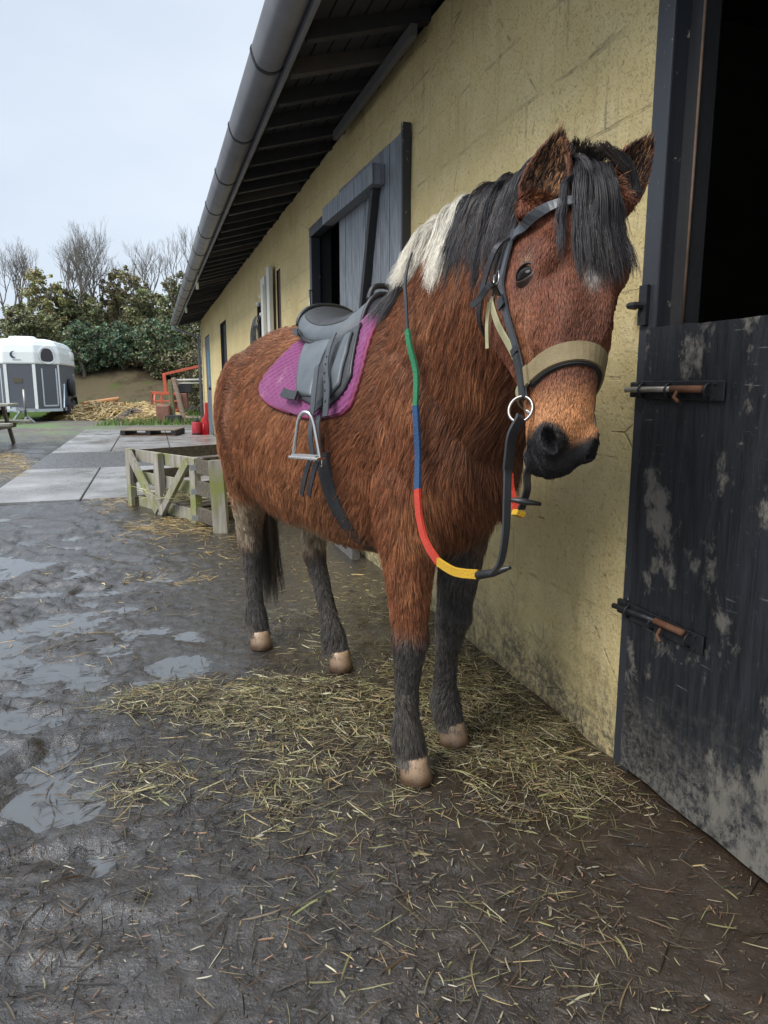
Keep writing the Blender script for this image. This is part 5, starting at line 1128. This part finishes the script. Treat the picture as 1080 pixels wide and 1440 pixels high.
fs = thing('extinguisher_stand', 'tall red plastic stand with narrow top next to the red bucket', 'stand', G(287, 612) + V((.02, .05, 0))); fs.scale = (.7, .7, .78)
m = MB(); m.rings([ringsec(V((x, 0, z)), V((w, 0, 0)), V((0, .09, 0)), 20, .6) for x, z, w in ((0, 0, .12), (0, .36, .12), (.0, .44, .10), (.05, .56, .055), (.06, .62, .05), (.06, .88, .045), (.06, .90, .03))]); m.build('stand_body', redp, fs, smooth=True)
m = MB(); m.tube([(-.02, -.09, .1), (-.02, -.1, .3)], .03, 10); m.build('cylinder', redp, fs, smooth=True)
# red machine
orm = simple('orange_red_paint', (.50, .10, .05), .6, var=.4, scale=5); mc = thing('farm_implement', 'orange red steel machine frame with a lifting arm by the straw heap', 'machine', G(234, 588), .15)
orr = simple('rusty_brown_sheet', (.20, .09, .06), .7, var=.5, scale=6)
for nm, a, b, w, h, mt in (('frame_rail', (-.42, 0, .28), (.45, 0, .26), .07, .07, orm), ('frame_rail', (-.45, 0, .82), (.45, 0, .78), .08, .09, orm), ('frame_rail', (-.42, .5, .28), (.42, .5, .28), .07, .07, orm), ('upright', (-.40, 0, .25), (-.45, 0, .85), .09, .09, orr), ('upright', (.42, 0, .25), (.46, 0, .8), .12, .1, orr), ('upright', (-.12, 0, .28), (-.12, 0, .8), .06, .06, orm), ('upright', (.14, 0, .28), (.16, 0, .8), .06, .06, orm),
    ('crossbar', (-.4, 0, .55), (.4, 0, .55), .05, .05, orm), ('mast', (.02, .1, .8), (-.02, .1, 1.42), .10, .10, orm), ('lifting_arm', (-.06, .1, 1.40), (1.3, .2, 1.72), .07, .08, orm), ('strut', (-.40, .1, .3), (-.4, .5, .8), .05, .05, orm), ('strut', (.1, .05, .8), (.55, .1, 1.2), .03, .03, orr)):
    m = MB(); m.bar(a, b, w, h); m.build(nm, mt, mc, bevel=.006)
m = MB(); m.box((.42, .35, .55), (.5, .5, .5)); m.build('hopper', orr, mc, bevel=.02, ); m = MB(); m.box((.55, .35, .98), (.55, .4, .35)); m.build('engine_box', darkw, mc, bevel=.03); m = MB(); m.box((.32, .13, 1.02), (.14, .03, .10)); m.build('label_plate', whitew, mc)
for x in (-.25, .3): m = MB(); m.lathe([(.02, -.05), (.12, -.05), (.14, 0), (.12, .05), (.02, .05)], (x, .3, .14), 16, 'y'); m.build('wheel', darkw, mc, smooth=True)
# leaning posts with pipe rail
rl = thing('post_rail', 'rusty leaning posts holding a grey pipe rail against the building corner', 'rail', G(258, 596))
m = MB(); m.bar((.05, 0, 0), (-.22, 0, 1.27), .12, .10); m.build('post', wood('orange_post', (.20, .12, .08), (.34, .26, .20)), rl, bevel=.008); m = MB(); m.bar((-.30, .1, .1), (-.34, .1, 1.22), .11, .10); m.build('post', wood('mossy_post', (.08, .06, .04), (.22, .22, .09)), rl, bevel=.008)
m = MB(); m.tube([(-.22, .05, 1.2), (.9, .1, 1.22)], .035, 10); m.build('pipe', simple('grey_pipe', (.35, .33, .30), .5), rl, smooth=True); m = MB(); m.tube([(-.22, .05, 1.12), (.9, .1, 1.13)], .015, 8); m.build('pipe', whitew, rl, smooth=True)
m = MB(); m.bar((-.45, 0, .12), (-.02, 0, .12), .4, .24); m.build('block', darkw, rl, bevel=.02); m = MB(); m.box((-.55, .1, .28), (.4, .3, .5)); m.build('drum', orr, rl, bevel=.05)
# scrap branches heap behind posts
m = MB(); b0 = G(270, 585)
for k in range(90):
    a = b0 + V((random.uniform(-.9, 1.2), random.uniform(0, 1.5), random.uniform(0, .5))); b = a + V((random.uniform(-1, 1), random.uniform(-.5, .5), random.uniform(-.1, .7))); m.tube([a, (a + b) / 2 + Z * .08, b], [.02, .015, .006], 5)
tag(m.build('brushwood', wood('grey_branches', (.09, .08, .07), (.24, .21, .18))), 'tangled grey brushwood heaped behind the leaning posts', 'brushwood', kind='stuff')
# timber
tm = [simple('orange_timber', c, .7, var=.3) for c in ((.52, .24, .09), (.44, .20, .08), (.58, .33, .13))]
for k, (x0, y0, x1, y1, z, lb) in enumerate(((118, 587, 172, 581, .42, 'uppermost orange timber pole lying across the heap beside the trailer'), (120, 589, 186, 581, .26, 'longest orange timber pole, second from the top of the heap'), (116, 590, 165, 586, .12, 'lowest dull orange timber pole resting on the grass'))):
    a, b = G(x0, y0), G(x1, y1); m = MB(); m.tube([a + Z * z, b + Z * (z + .12)], .10, 10); tag(m.build('timber_pole', tm[k], bevel=.01), lb, 'timber', 'timber poles beside the trailer')
# straw heap
def heap(px, py, rx, ry, h, name, label, cols, n, base):
    c = G(px, py); m = MB(); N_ = 40; v = []; f = []
    for i in range(N_ + 1):
        for j in range(24):
            r = i / N_; a = 2 * PI * j / 24; v.append((c.x + rx * r * math.cos(a) * 1.05, c.y + ry * r * math.sin(a) * 1.05, 0))
    v = np.array(v); hf = lambda x, y: (lambda sh, x, y: (h * np.clip(1 - ((x - c.x) / rx) ** 2 - ((y - c.y) / ry) ** 2, 0, 1) ** .7 * (.35 + 1.2 * fbm(np.stack([x * 1.4, y * 1.4, x * 0], 1), 3, 71)) + .02).reshape(sh))(np.asarray(x).shape, np.asarray(x, float).ravel(), np.asarray(y, float).ravel())
    v[:, 2] = hf(v[:, 0], v[:, 1]) - .03
    f = [(i * 24 + j, i * 24 + (j + 1) % 24, (i + 1) * 24 + (j + 1) % 24, (i + 1) * 24 + j) for i in range(N_) for j in range(24)]
    o = mkobj(name, npmesh(name, v, f), base, smooth=True, fixn=False); tag(o, label, 'heap', kind='stuff')
    a = RNG.random(n) * 2 * PI; r = np.sqrt(RNG.random(n)); x = c.x + rx * r * np.cos(a); y = c.y + ry * r * np.sin(a)
    s = straw_mesh('loose_straw', x, y, RNG.random(n) * .04, .2 + .35 * RNG.random(n), .008 + .008 * RNG.random(n), np.array(cols)[RNG.integers(0, len(cols), n)] * (.6 + .6 * RNG.random((n, 1))), strawm.m, .4, hf, 1.0); s.parent = o
GOLD = [(.52, .36, .14), (.42, .29, .12), (.62, .47, .22), (.34, .24, .12)]; DK = [(.10, .08, .06), (.16, .12, .09)]; strb = simple('straw_mass', (.33, .24, .11), .9, var=.5, scale=6, bump=.8, bd=.04); dkb = simple('dark_muck', (.06, .05, .04), .9, var=.5, bump=.8, bd=.04)
heap(165, 588, 2.2, 1.6, .42, 'straw_heap', 'big golden straw heap between the trailer and the red machine', GOLD, 3500, strb); heap(214, 592, .8, .6, .26, 'small_straw_heap', 'small golden straw mound in front of the red machine', GOLD, 1200, strb)
heap(190, 592, .45, .4, .30, 'muck_heap', 'dark brown muck mound between the two straw heaps', DK, 500, dkb); heap(205, 578, 2.2, 1.2, .3, 'far_straw_heap', 'faded straw heap at the foot of the bank behind the machine', [(.36, .29, .17), (.28, .22, .13)], 1800, strb)
# picnic table
pt = thing('picnic_table', 'grey wooden picnic table with attached bench at the left edge of the yard', 'picnic table', G(20, 628), .22)
pw_ = wood('picnic_wood', (.17, .17, .13), (.36, .36, .28), .85); pwd = wood('picnic_leg_wood', (.06, .05, .04), (.17, .14, .10), .85)
for y, z, w, nm in ((-.62, .42, .24, 'bench_seat'), (.62, .42, .24, 'bench_seat')):
    m = MB(); m.box((-.85, y, z), (2.0, w, .045)); m.build(nm, pw_, pt, bevel=.004)
for k in range(5): m = MB(); m.box((-.95, -.28 + k * .14, .74), (2.0, .125, .04)); m.build('table_board', pw_, pt, bevel=.004)
for x in (-.2, -1.6):
    for sd in (-1, 1): m = MB(); m.bar((x, sd * .75, 0), (x, sd * .25, .72), .09, .045, up=(1, 0, 0)); m.build('leg', pwd, pt)
    m = MB(); m.bar((x + .05, -.75, .36), (x + .05, .75, .36), .045, .10); m.build('cross_beam', pwd, pt)

# ================================================================== HORSE TRAILER
T0 = G(34, 594); tr = thing('horse_trailer', 'white and grey two axle horse trailer parked on the grass in front of the trees', 'trailer', (T0.x, T0.y, 0), .26)
wgel = simple('white_gelcoat', (.74, .76, .74), .3, var=.05); gpan = simple('grey_panel', (.095, .10, .115), .5, var=.12); alum = simple('aluminium_trim', (.55, .60, .63), .35, .3, var=.1); glas = simple('dark_window', (.03, .02, .025), .1); tyre = simple('tyre_rubber', (.025, .025, .028), .8)
def poly(i): return [(-.42 + i * .3, i), (.42 - i * .3, i), (.98 - i, .55 + i * .4), (1.0 - i, 1.0), (1.0 - i, 3.2 - i), (-1.0 + i, 3.2 - i), (-1.0 + i, 1.0), (-.98 + i, .55 + i * .4)]
m = MB(); m.rings([[V((x, y, z)) for x, y in poly(i)] for z, i in ((.36, .0), (1.66, .0))]); m.build('body', gpan, tr)
prf = [(1.665, -.015), (1.72, -.02), (2.0, .0), (2.2, .05), (2.32, .13), (2.38, .24), (2.405, .38)]
m = MB(); m.rings([[V((x, y, z)) for x, y in poly(i)] for z, i in prf]); m.build('roof', wgel, tr, smooth=False, bevel=.03)
m = MB(); m.rings([ringsec(V((0, .75, z)), V((w, 0, 0)), V((0, w * .8, 0)), 20, .6) for z, w in ((2.37, .38), (2.45, .36), (2.475, .32))]); m.build('roof_vent', wgel, tr, smooth=True)
m = MB(); m.rings([ringsec(V((.0, y, z_)), V((w, 0, 0)), V((0, 0, hh)), 24, .6) for y, w, z_, hh in ((2.2, .9, 2.0, .2), (2.6, 1.03, 1.95, .31), (3.15, 1.03, 1.95, .31), (3.3, .95, 1.95, .26))]); m.build('rear_hood', wgel, tr, smooth=True)
P_ = poly(0)
def onface(a, b, u, z, out=.012): ax, ay = P_[a]; bx_, by_ = P_[b]; d = V((bx_ - ax, by_ - ay, 0)); n = V((d.y, -d.x, 0)).normalized(); return V((ax, ay, 0)) + d * u + n * out + V((0, 0, z)), d.normalized(), n
def strip(a, b, u0, u1, z0, z1, th_, mat, nm, par=tr):
    p0, d, n = onface(a, b, u0, z0); p1 = onface(a, b, u1, z0)[0]; q = [p0, p1, p1 + Z * (z1 - z0), p0 + Z * (z1 - z0)]; m = MB(); m.add([*q, *[v - n * th_ for v in q]], [(0, 1, 2, 3), (7, 6, 5, 4), (0, 4, 5, 1), (1, 5, 6, 2), (2, 6, 7, 3), (3, 7, 4, 0)]); return m.build(nm, mat, par)
def panel(a, b): 
    for u0, u1, z0, z1 in ((.22, .27, .45, 1.55), (.80, .85, .45, 1.55), (.22, .85, .45, .49)): strip(a, b, u0, u1, z0, z1, .03, alum, 'door_trim')
strip(0, 1, .0, .10, .36, 1.66, .03, wgel, 'corner_trim'); strip(0, 1, .90, 1.0, .36, 1.66, .03, wgel, 'corner_trim'); strip(1, 2, .90, .96, .36, 1.66, .03, wgel, 'corner_trim'); strip(7, 0, .04, .10, .36, 1.66, .03, wgel, 'corner_trim')
panel(1, 2); panel(7, 0); strip(0, 1, .0, 1.0, .30, .38, .05, alum, 'floor_rail'); strip(1, 2, .0, 1.0, .30, .38, .05, alum, 'floor_rail'); strip(3, 4, .0, 1.0, .30, .40, .05, alum, 'floor_rail')
strip(0, 1, .28, .56, 1.14, 1.27, .02, simple('brown_board', (.10, .08, .05), .6), 'number_board')
for a, b, u in ((1, 2, .50), (7, 0, .5), (0, 1, .0)):
    if a == 0: continue
    c, d, n = onface(a, b, u, 1.93, .022); m = MB(); m.rings([[c + d * (math.copysign(abs(math.cos(t_)) ** .7, math.cos(t_)) * w * (1 + .25 * math.sin(t_) * -1)) + Z * (math.copysign(abs(math.sin(t_)) ** .7, math.sin(t_)) * w * 1.0) - n * k_ for t_ in [2 * PI * q / 24 for q in range(24)]] for k_, w in ((.05, .2), (.0, .195))]); wn = m.build('window', glas, tr, bevel=.01)
    m = MB(); m.tube([c + d * (math.cos(t_) * .27) + Z * (math.sin(t_) * .25) for t_ in [2 * PI * q / 28 for q in range(28)]], .012, 6, closed=True); m.build('window_surround', wgel, tr, smooth=True)
# crescent mark on the front
c, d, n = onface(0, 1, .36, 1.93, .026); t1 = [PI * .42 + PI * 1.15 * k / 14 for k in range(15)]; o_ = [(math.cos(t_) * .10, math.sin(t_) * .10) for t_ in t1]; i_ = [(.03 + math.cos(t_) * .075, .012 + math.sin(t_) * .078) for t_ in t1]
m = MB(); q = [c + d * x + Z * z for x, z in o_] + [c + d * x + Z * z for x, z in i_]; m.add(q, [(k, k + 1, 15 + k + 1, 15 + k) for k in range(14)]); m.build('crescent_emblem', simple('navy', (.03, .04, .09), .5), tr, solid=.006)
for k in range(5): m = MB(); m.box(c + d * (-.02 + k * .045) - Z * .14, (.028, .006, .022)); m.build('emblem_letter', simple('grey_print', (.25, .27, .3), .6), tr)
for x, ys in ((1.0, (1.45, 2.2)), (-1.0, (1.45, 2.2))):
    for y in ys:
        m = MB(); m.lathe([(.12, -.09), (.27, -.09), (.305, -.06), (.31, 0), (.305, .06), (.27, .09), (.12, .09)], (0, 0, 0), 28, 'x'); w_ = m.build('wheel', tyre, tr, smooth=True); w_.location = (x * .99, y, .31); m = MB(); m.lathe([(.01, -.02), (.16, -.02), (.18, .03), (.16, .05), (.04, .06), (.01, .08)], (.03 * x, 0, 0), 20, 'x'); m.build('rim', alum, w_, smooth=True)
    m = MB(); m.rings([[V((x * (1.02 + dx), yy, zz)) for dx in (-.16, .10)] for yy, zz in ()] or [[V((x * .86, yy, zz)), V((x * 1.12, yy, zz)), V((x * 1.12, yy, zz + .03)), V((x * .86, yy, zz + .03))] for yy, zz in ((1.02, .45), (1.1, .62), (1.25, .68), (2.4, .68), (2.55, .62), (2.62, .45))]); m.build('mudguard', simple('black_plastic', (.03, .03, .033), .5), tr)
m = MB(); m.lathe([(.12, -.08), (.26, -.08), (.29, 0), (.26, .08), (.12, .08)], (1.1, 1.7, 1.0), 24, 'x'); m.build('spare_wheel', tyre, tr, smooth=True)
m = MB(); m.bar((0, 0, .38), (0, -1.1, .42), .10, .10); m.bar((-.4, .1, .36), (0, -.8, .40), .06, .06); m.bar((.4, .1, .36), (0, -.8, .40), .06, .06); m.build('drawbar', alum, tr); m = MB(); m.tube([(.16, -.5, .10), (.16, -.5, .95)], .03, 10); m.lathe([(.01, -.03), (.1, -.03), (.1, .03), (.01, .03)], (.16, -.5, .10), 14, 'x'); m.build('jockey_wheel', dull_steel, tr, smooth=True)
m = MB(); m.bar((-.3, -.1, 0), (.0, -.3, .35), .05, .05); m.bar((.3, -.1, 0), (.0, -.3, .35), .05, .05); m.build('prop_stand', alum, tr); m = MB(); m.bar((1.05, .4, .4), (1.02, .9, 1.1), .03, .03); m.bar((1.04, 3.1, .4), (1.04, 2.6, 1.4), .04, .03); m.build('ramp_strut', alum, tr)

# ================================================================== BANK, BUSHES, TREES
bx_ = np.linspace(-50, 22, 150); by_ = np.linspace(23.5, 62, 90); X, Y = np.meshgrid(bx_, by_, indexing='ij'); pf = np.stack([X.ravel(), Y.ravel(), X.ravel() * 0], 1)
def bankh(x, y): p = np.stack([x, y, x * 0], 1); return -.05 + sst(24, 36, y + (fbm(p * .2, 2, 80) - .5) * 4) * 3.2 + sst(30, 60, y) * 1.0 + (fbm(p * .5, 4, 81) - .5) * .6 * sst(24, 27, y)
zb = bankh(pf[:, 0], pf[:, 1]); pf[:, 2] = zb; nb = len(by_); ii, jj = np.meshgrid(np.arange(149), np.arange(nb - 1), indexing='ij'); a = (ii * nb + jj).ravel()
bk = NT('rough_bank'); n1 = bk.noise(.6, 6, .7); c = bk.mix(bk.ramp(n1, [(.38, 0.), (.5, 1.)]), (.075, .055, .035), (.13, .105, .06)); c = bk.mix(bk.ramp(bk.noise(.35, 5, .65), [(.50, 0.), (.58, 1.)]), c, (.075, .125, .025)); bk.set(color=c, rough=.95, spec=.1); bk.bump(bk.noise(6, 6, .8), 1, .15)
tag(mkobj('bank', npmesh('bank', pf, np.stack([a, a + nb, a + nb + 1, a + 1], 1)), bk.m, smooth=True, fixn=False), kind='structure')
leafm = NT('leaves'); leafm.set(color=leafm.attr('hcol'), rough=.6, spec=.25); barkm = wood('bark', (.09, .08, .065), (.22, .20, .17), .9, 2)
def leaves(name, P, size, cols, par):
    n = len(P); a = RNG.normal(size=(n, 3)); a = norm(a); b = norm(np.cross(a, RNG.normal(size=(n, 3)))); s = size * .62 * (.5 + RNG.random((n, 1)))
    v = np.stack([P - a * s, P + b * s * .5, P + a * s, P - b * s * .5], 1).reshape(-1, 3); f = np.arange(4 * n).reshape(-1, 4); me = npmesh(name, v, f); setcol(me, 'hcol', np.repeat(cols, 4, 0)); return mkobj(name, me, leafm.m, par, fixn=False)
def twig(m, p, d, L, r, depth, spread=.5, up=.15, n=5):
    if depth == 0 or L < .12: return
    k = 3; pts = [p]; q = V(p); dd = V(d)
    for i in range(k): dd = (dd + V([random.uniform(-.16, .16) for _ in range(3)]) + Z * up * .3).normalized(); q = q + dd * (L / k); pts.append(q.copy())
    m.tube(pts, [r, r * .85, r * .7, r * .55], n, cap=False)
    for i in range(random.choice((2, 3, 3))):
        t_ = random.uniform(.45, 1) if i else 1; b = pts[0].lerp(pts[-1], t_) if t_ < 1 else pts[-1]; nd = (dd + V([random.uniform(-1, 1) for _ in range(3)]) * spread + Z * up).normalized(); twig(m, b, nd, L * random.uniform(.6, .82), r * .6, depth - 1, spread, up, 4 if depth > 3 else 3)
def shrub(name, px, pyb, pyt, rx, Y0, pal, n, size, label, cat, grp, twigs=5, flat=.6):
    base = D(px, pyb, Y0); top = D(px, pyt, Y0).z; g = float(bankh(np.array([base.x]), np.array([Y0]))[0]); g = max(g, 0) if Y0 > 24 else 0; W = rx * Y0 / 1000; H = top - g
    n = int(n * 1.5); t = thing(name, label, cat, (base.x, Y0, g), 0, grp); m = MB()
    for k in range(twigs): m.tube([V((0, 0, -.1)), V((random.uniform(-.3, .3) * W, random.uniform(-.3, .3) * W, H * .4)), V((random.uniform(-.7, .7) * W, random.uniform(-.5, .5) * W, H * random.uniform(.6, .9)))], [.07, .05, .02], 5)
    m.build('stem', barkm, t)
    ncl = 150; cc = RNG.normal(size=(ncl, 3)); cc = norm(cc) * (RNG.random((ncl, 1)) ** .4) * np.array([W, W * flat, H * .48]); cc[:, 2] += H * .52; rr = (.08 + .22 * RNG.random(ncl) ** 1.5) * W
    ci = RNG.integers(0, ncl, n); q = cc[ci] + norm(RNG.normal(size=(n, 3))) * (rr[ci] * RNG.random(n) ** .35)[:, None] * np.array([1, 1, .75]); q[:, 2] = np.abs(q[:, 2])
    tone = 2.3 * (.65 + .7 * _h(ci, ci * 0, ci * 0, 3))[:, None] * (.6 + .8 * RNG.random((n, 1))); leaves('crown', q, size, np.array(pal)[RNG.integers(0, len(pal), n)] * tone, t); return t
OLV = [(.055, .065, .03), (.075, .085, .035), (.09, .075, .045)]; TEAL = [(.035, .060, .036), (.045, .075, .045), (.065, .10, .065), (.06, .07, .03), (.05, .045, .03)]; BRN_ = [(.075, .058, .038), (.10, .08, .05), (.05, .042, .03), (.055, .06, .025)]; YG = [(.12, .12, .04), (.09, .10, .035), (.13, .09, .05)]
SH = [('shrub', 66, 470, 372, 30, 33, YG, 4500, .10, 'tall yellow green shrub left of the tangled bare tree'), ('shrub', 45, 490, 425, 42, 31, OLV, 5000, .11, 'dark olive shrub rising right above the trailer roof'), ('shrub', 105, 490, 405, 45, 34, OLV, 6000, .11, 'broad olive shrub around the foot of the tangled bare tree'),
      ('shrub', 178, 470, 372, 34, 35, BRN_ + YG, 5200, .10, 'brownish round topped shrub in the middle of the hillside'), ('shrub', 215, 480, 405, 36, 33, OLV, 5200, .11, 'olive green shrub right of the brownish round topped one'), ('shrub', 252, 470, 376, 28, 34, BRN_ + OLV, 4500, .10, 'dark shrub touching the end of the gutter'),
      ('shrub', 290, 500, 430, 50, 32, OLV, 5000, .11, 'shrub half hidden behind the corner of the stable'), ('holly_bush', 120, 530, 452, 34, 29, TEAL, 5000, .10, 'teal green bush right beside the trailer roof'), ('holly_bush', 175, 530, 455, 40, 29.5, TEAL, 6000, .10, 'widest teal green bush in the middle of the bank'),
      ('holly_bush', 228, 530, 448, 38, 29, TEAL + OLV, 5500, .10, 'teal green bush near the stable corner'), ('bramble', 140, 545, 492, 38, 30, BRN_, 4500, .09, 'brown bramble thicket behind the timber poles'), ('bramble', 195, 550, 495, 40, 29.8, BRN_, 4800, .09, 'brown bramble thicket above the straw heaps'), ('bramble', 250, 555, 490, 40, 29, BRN_ + OLV, 4800, .09, 'dark bramble thicket behind the pipe rail'),
      ('shrub', 10, 510, 458, 30, 30, OLV, 3200, .10, 'low olive shrub at the left edge behind the trailer'), ('bramble', 300, 560, 480, 45, 25, BRN_ + OLV, 4200, .09, 'dense dark scrub right behind the stable corner'), ('shrub', -50, 500, 440, 50, 33, OLV, 3000, .12, 'olive shrub beyond the left edge behind the trailer'), ('shrub', 150, 500, 425, 60, 37, OLV + BRN_, 6500, .12, 'wide dark shrub filling the back of the hillside')]
for nm, px, pb, pt_, rx, Y0, pal, n, sz, lb in SH: shrub(nm, px, pb, pt_, rx, Y0, pal, n, sz, lb, 'bush' if nm != 'bramble' else 'bramble', 'bushes on the bank')
for px, pyb, pyt, Y0, n, lb, sp in ((12, 480, 330, 36, 2, 'slender bare tree at the left edge above the trailer', .42), (34, 470, 322, 36, 3, 'leafless tree standing between the left edge and the tangled bare tree', .45), (108, 470, 305, 34, 6, 'tangled many stemmed bare tree, tallest on the hillside', .45), (138, 470, 345, 35, 3, 'pale leafless tree leaning right beside the tallest one', .5), (222, 470, 330, 36, 2, 'thin bare sapling left of the gutter end', .4), (262, 470, 318, 36, 2, 'thin bare sapling whose top shows beside the gutter', .42), (184, 450, 345, 40, 2, 'small leafless tree poking above the brownish shrub', .45)):
    b = D(px, pyb, Y0); g = float(bankh(np.array([b.x]), np.array([Y0]))[0]); H = D(px, pyt, Y0).z - g; t = thing('bare_tree', lb, 'tree', (b.x, Y0, g), 0, 'bare trees on the bank')
    m = MB(); mt = MB()
    for k in range(n):
        d = V((random.uniform(-.3, .3), random.uniform(-.3, .3), 1)).normalized(); mt.tube([V((0, 0, -.2)), d * H * .10, d * H * .20], [.10, .08, .065], 7); twig(m, d * H * .19, d, H * .25, .055, 7, sp + .15, .22)
    mt.build('trunk', barkm, t, smooth=True); m.build('branches', barkm, t)
# grass tufts
n = 11000; px = RNG.random(n) * 330 - 40; py = 577 + 22 * RNG.random(n); gq = [G(a, b) for a, b in zip(px, py)]; x = np.array([q.x for q in gq]); y = np.minimum(np.array([q.y for q in gq]), 34); kn = fbm(np.stack([x * .35, y * .35, x * 0], 1), 3, 58)
s, off = loc2(x, y); ok = (kn > .50) & ((off > 3.2) | (s > 17.5)) & (y > 15.5); x, y = x[ok], y[ok]; q = len(x); z = np.maximum(gh(x, y), bankh(x, y)); hgt = .08 + .16 * RNG.random(q); an = RNG.random(q) * 6.28; w = .012
dx, dy = np.cos(an) * w, np.sin(an) * w; lx, ly = RNG.normal(size=q) * .05, RNG.normal(size=q) * .05; v = np.stack([np.stack([x - dx, y - dy, z], 1), np.stack([x + dx, y + dy, z], 1), np.stack([x + lx, y + ly, z + hgt], 1)], 1).reshape(-1, 3)
me = npmesh('grass', v, np.arange(3 * q).reshape(-1, 3)); setcol(me, 'hcol', np.repeat(np.array([[.08, .16, .03], [.12, .20, .04], [.17, .16, .07]])[RNG.integers(0, 3, q)], 3, 0)); tag(mkobj('grass', me, leafm.m, fixn=False), 'bright green grass growing in tufts round the trailer and the heaps', 'grass', kind='stuff')
# ================================================================== LIGHT
w = bpy.data.worlds.new('World'); SC.world = w; w.use_nodes = True; t = w.node_tree; bg = t.nodes['Background']
sk = t.nodes.new('ShaderNodeTexSky'); sk.sky_type = 'NISHITA'; sk.sun_disc = False; sk.sun_elevation = math.radians(48); sk.sun_rotation = math.radians(235); sk.air_density = 1; sk.dust_density = 2.5
tc = t.nodes.new('ShaderNodeTexCoord'); nz = t.nodes.new('ShaderNodeTexNoise'); nz.inputs['Scale'].default_value = 1.6; nz.inputs['Detail'].default_value = 5; nz.inputs['Roughness'].default_value = .5
mp = t.nodes.new('ShaderNodeMapping'); mp.inputs['Scale'].default_value = (1, 1, 2.4); t.links.new(tc.outputs['Generated'], mp.inputs[0]); t.links.new(mp.outputs[0], nz.inputs['Vector'])
rp = t.nodes.new('ShaderNodeValToRGB'); rp.color_ramp.elements[0].position = .34; rp.color_ramp.elements[0].color = (3.1, 3.6, 4.3, 1); rp.color_ramp.elements[1].position = .68; rp.color_ramp.elements[1].color = (4.1, 4.5, 5.0, 1); t.links.new(nz.outputs['Fac'], rp.inputs[0])
se = t.nodes.new('ShaderNodeSeparateXYZ'); t.links.new(tc.outputs['Generated'], se.inputs[0]); mr = t.nodes.new('ShaderNodeMapRange'); mr.inputs[1].default_value = .45; mr.inputs[2].default_value = 1.0; mr.inputs[3].default_value = 1.0; mr.inputs[4].default_value = 3.4; t.links.new(se.outputs[2], mr.inputs[0])
mu = t.nodes.new('ShaderNodeVectorMath'); mu.operation = 'SCALE'; t.links.new(rp.outputs[0], mu.inputs[0]); t.links.new(mr.outputs[0], mu.inputs['Scale'])
mx = t.nodes.new('ShaderNodeMix'); mx.data_type = 'RGBA'; mx.inputs[0].default_value = .88; t.links.new(sk.outputs[0], mx.inputs[6]); t.links.new(mu.outputs[0], mx.inputs[7]); t.links.new(mx.outputs[2], bg.inputs[0]); bg.inputs[1].default_value = .10
sl = bpy.data.lights.new('sun', 'SUN'); sl.energy = 1.5; sl.angle = math.radians(28); sl.color = (1, .97, .92); so = bpy.data.objects.new('sun', sl); COL.objects.link(so)
az, el = math.radians(235), math.radians(48); dv = V((math.sin(az) * math.cos(el), math.cos(az) * math.cos(el), math.sin(el))); so.rotation_euler = (-dv).to_track_quat('-Z', 'Y').to_euler()
SC.view_settings.view_transform = 'Standard'; SC.view_settings.look = 'None'; SC.view_settings.exposure = EXPO; SC.view_settings.gamma = 1
SC.cycles.use_denoising = True; SC.cycles.max_bounces = 6; SC.cycles.diffuse_bounces = 3; SC.cycles.glossy_bounces = 3; SC.cycles.transparent_max_bounces = 8
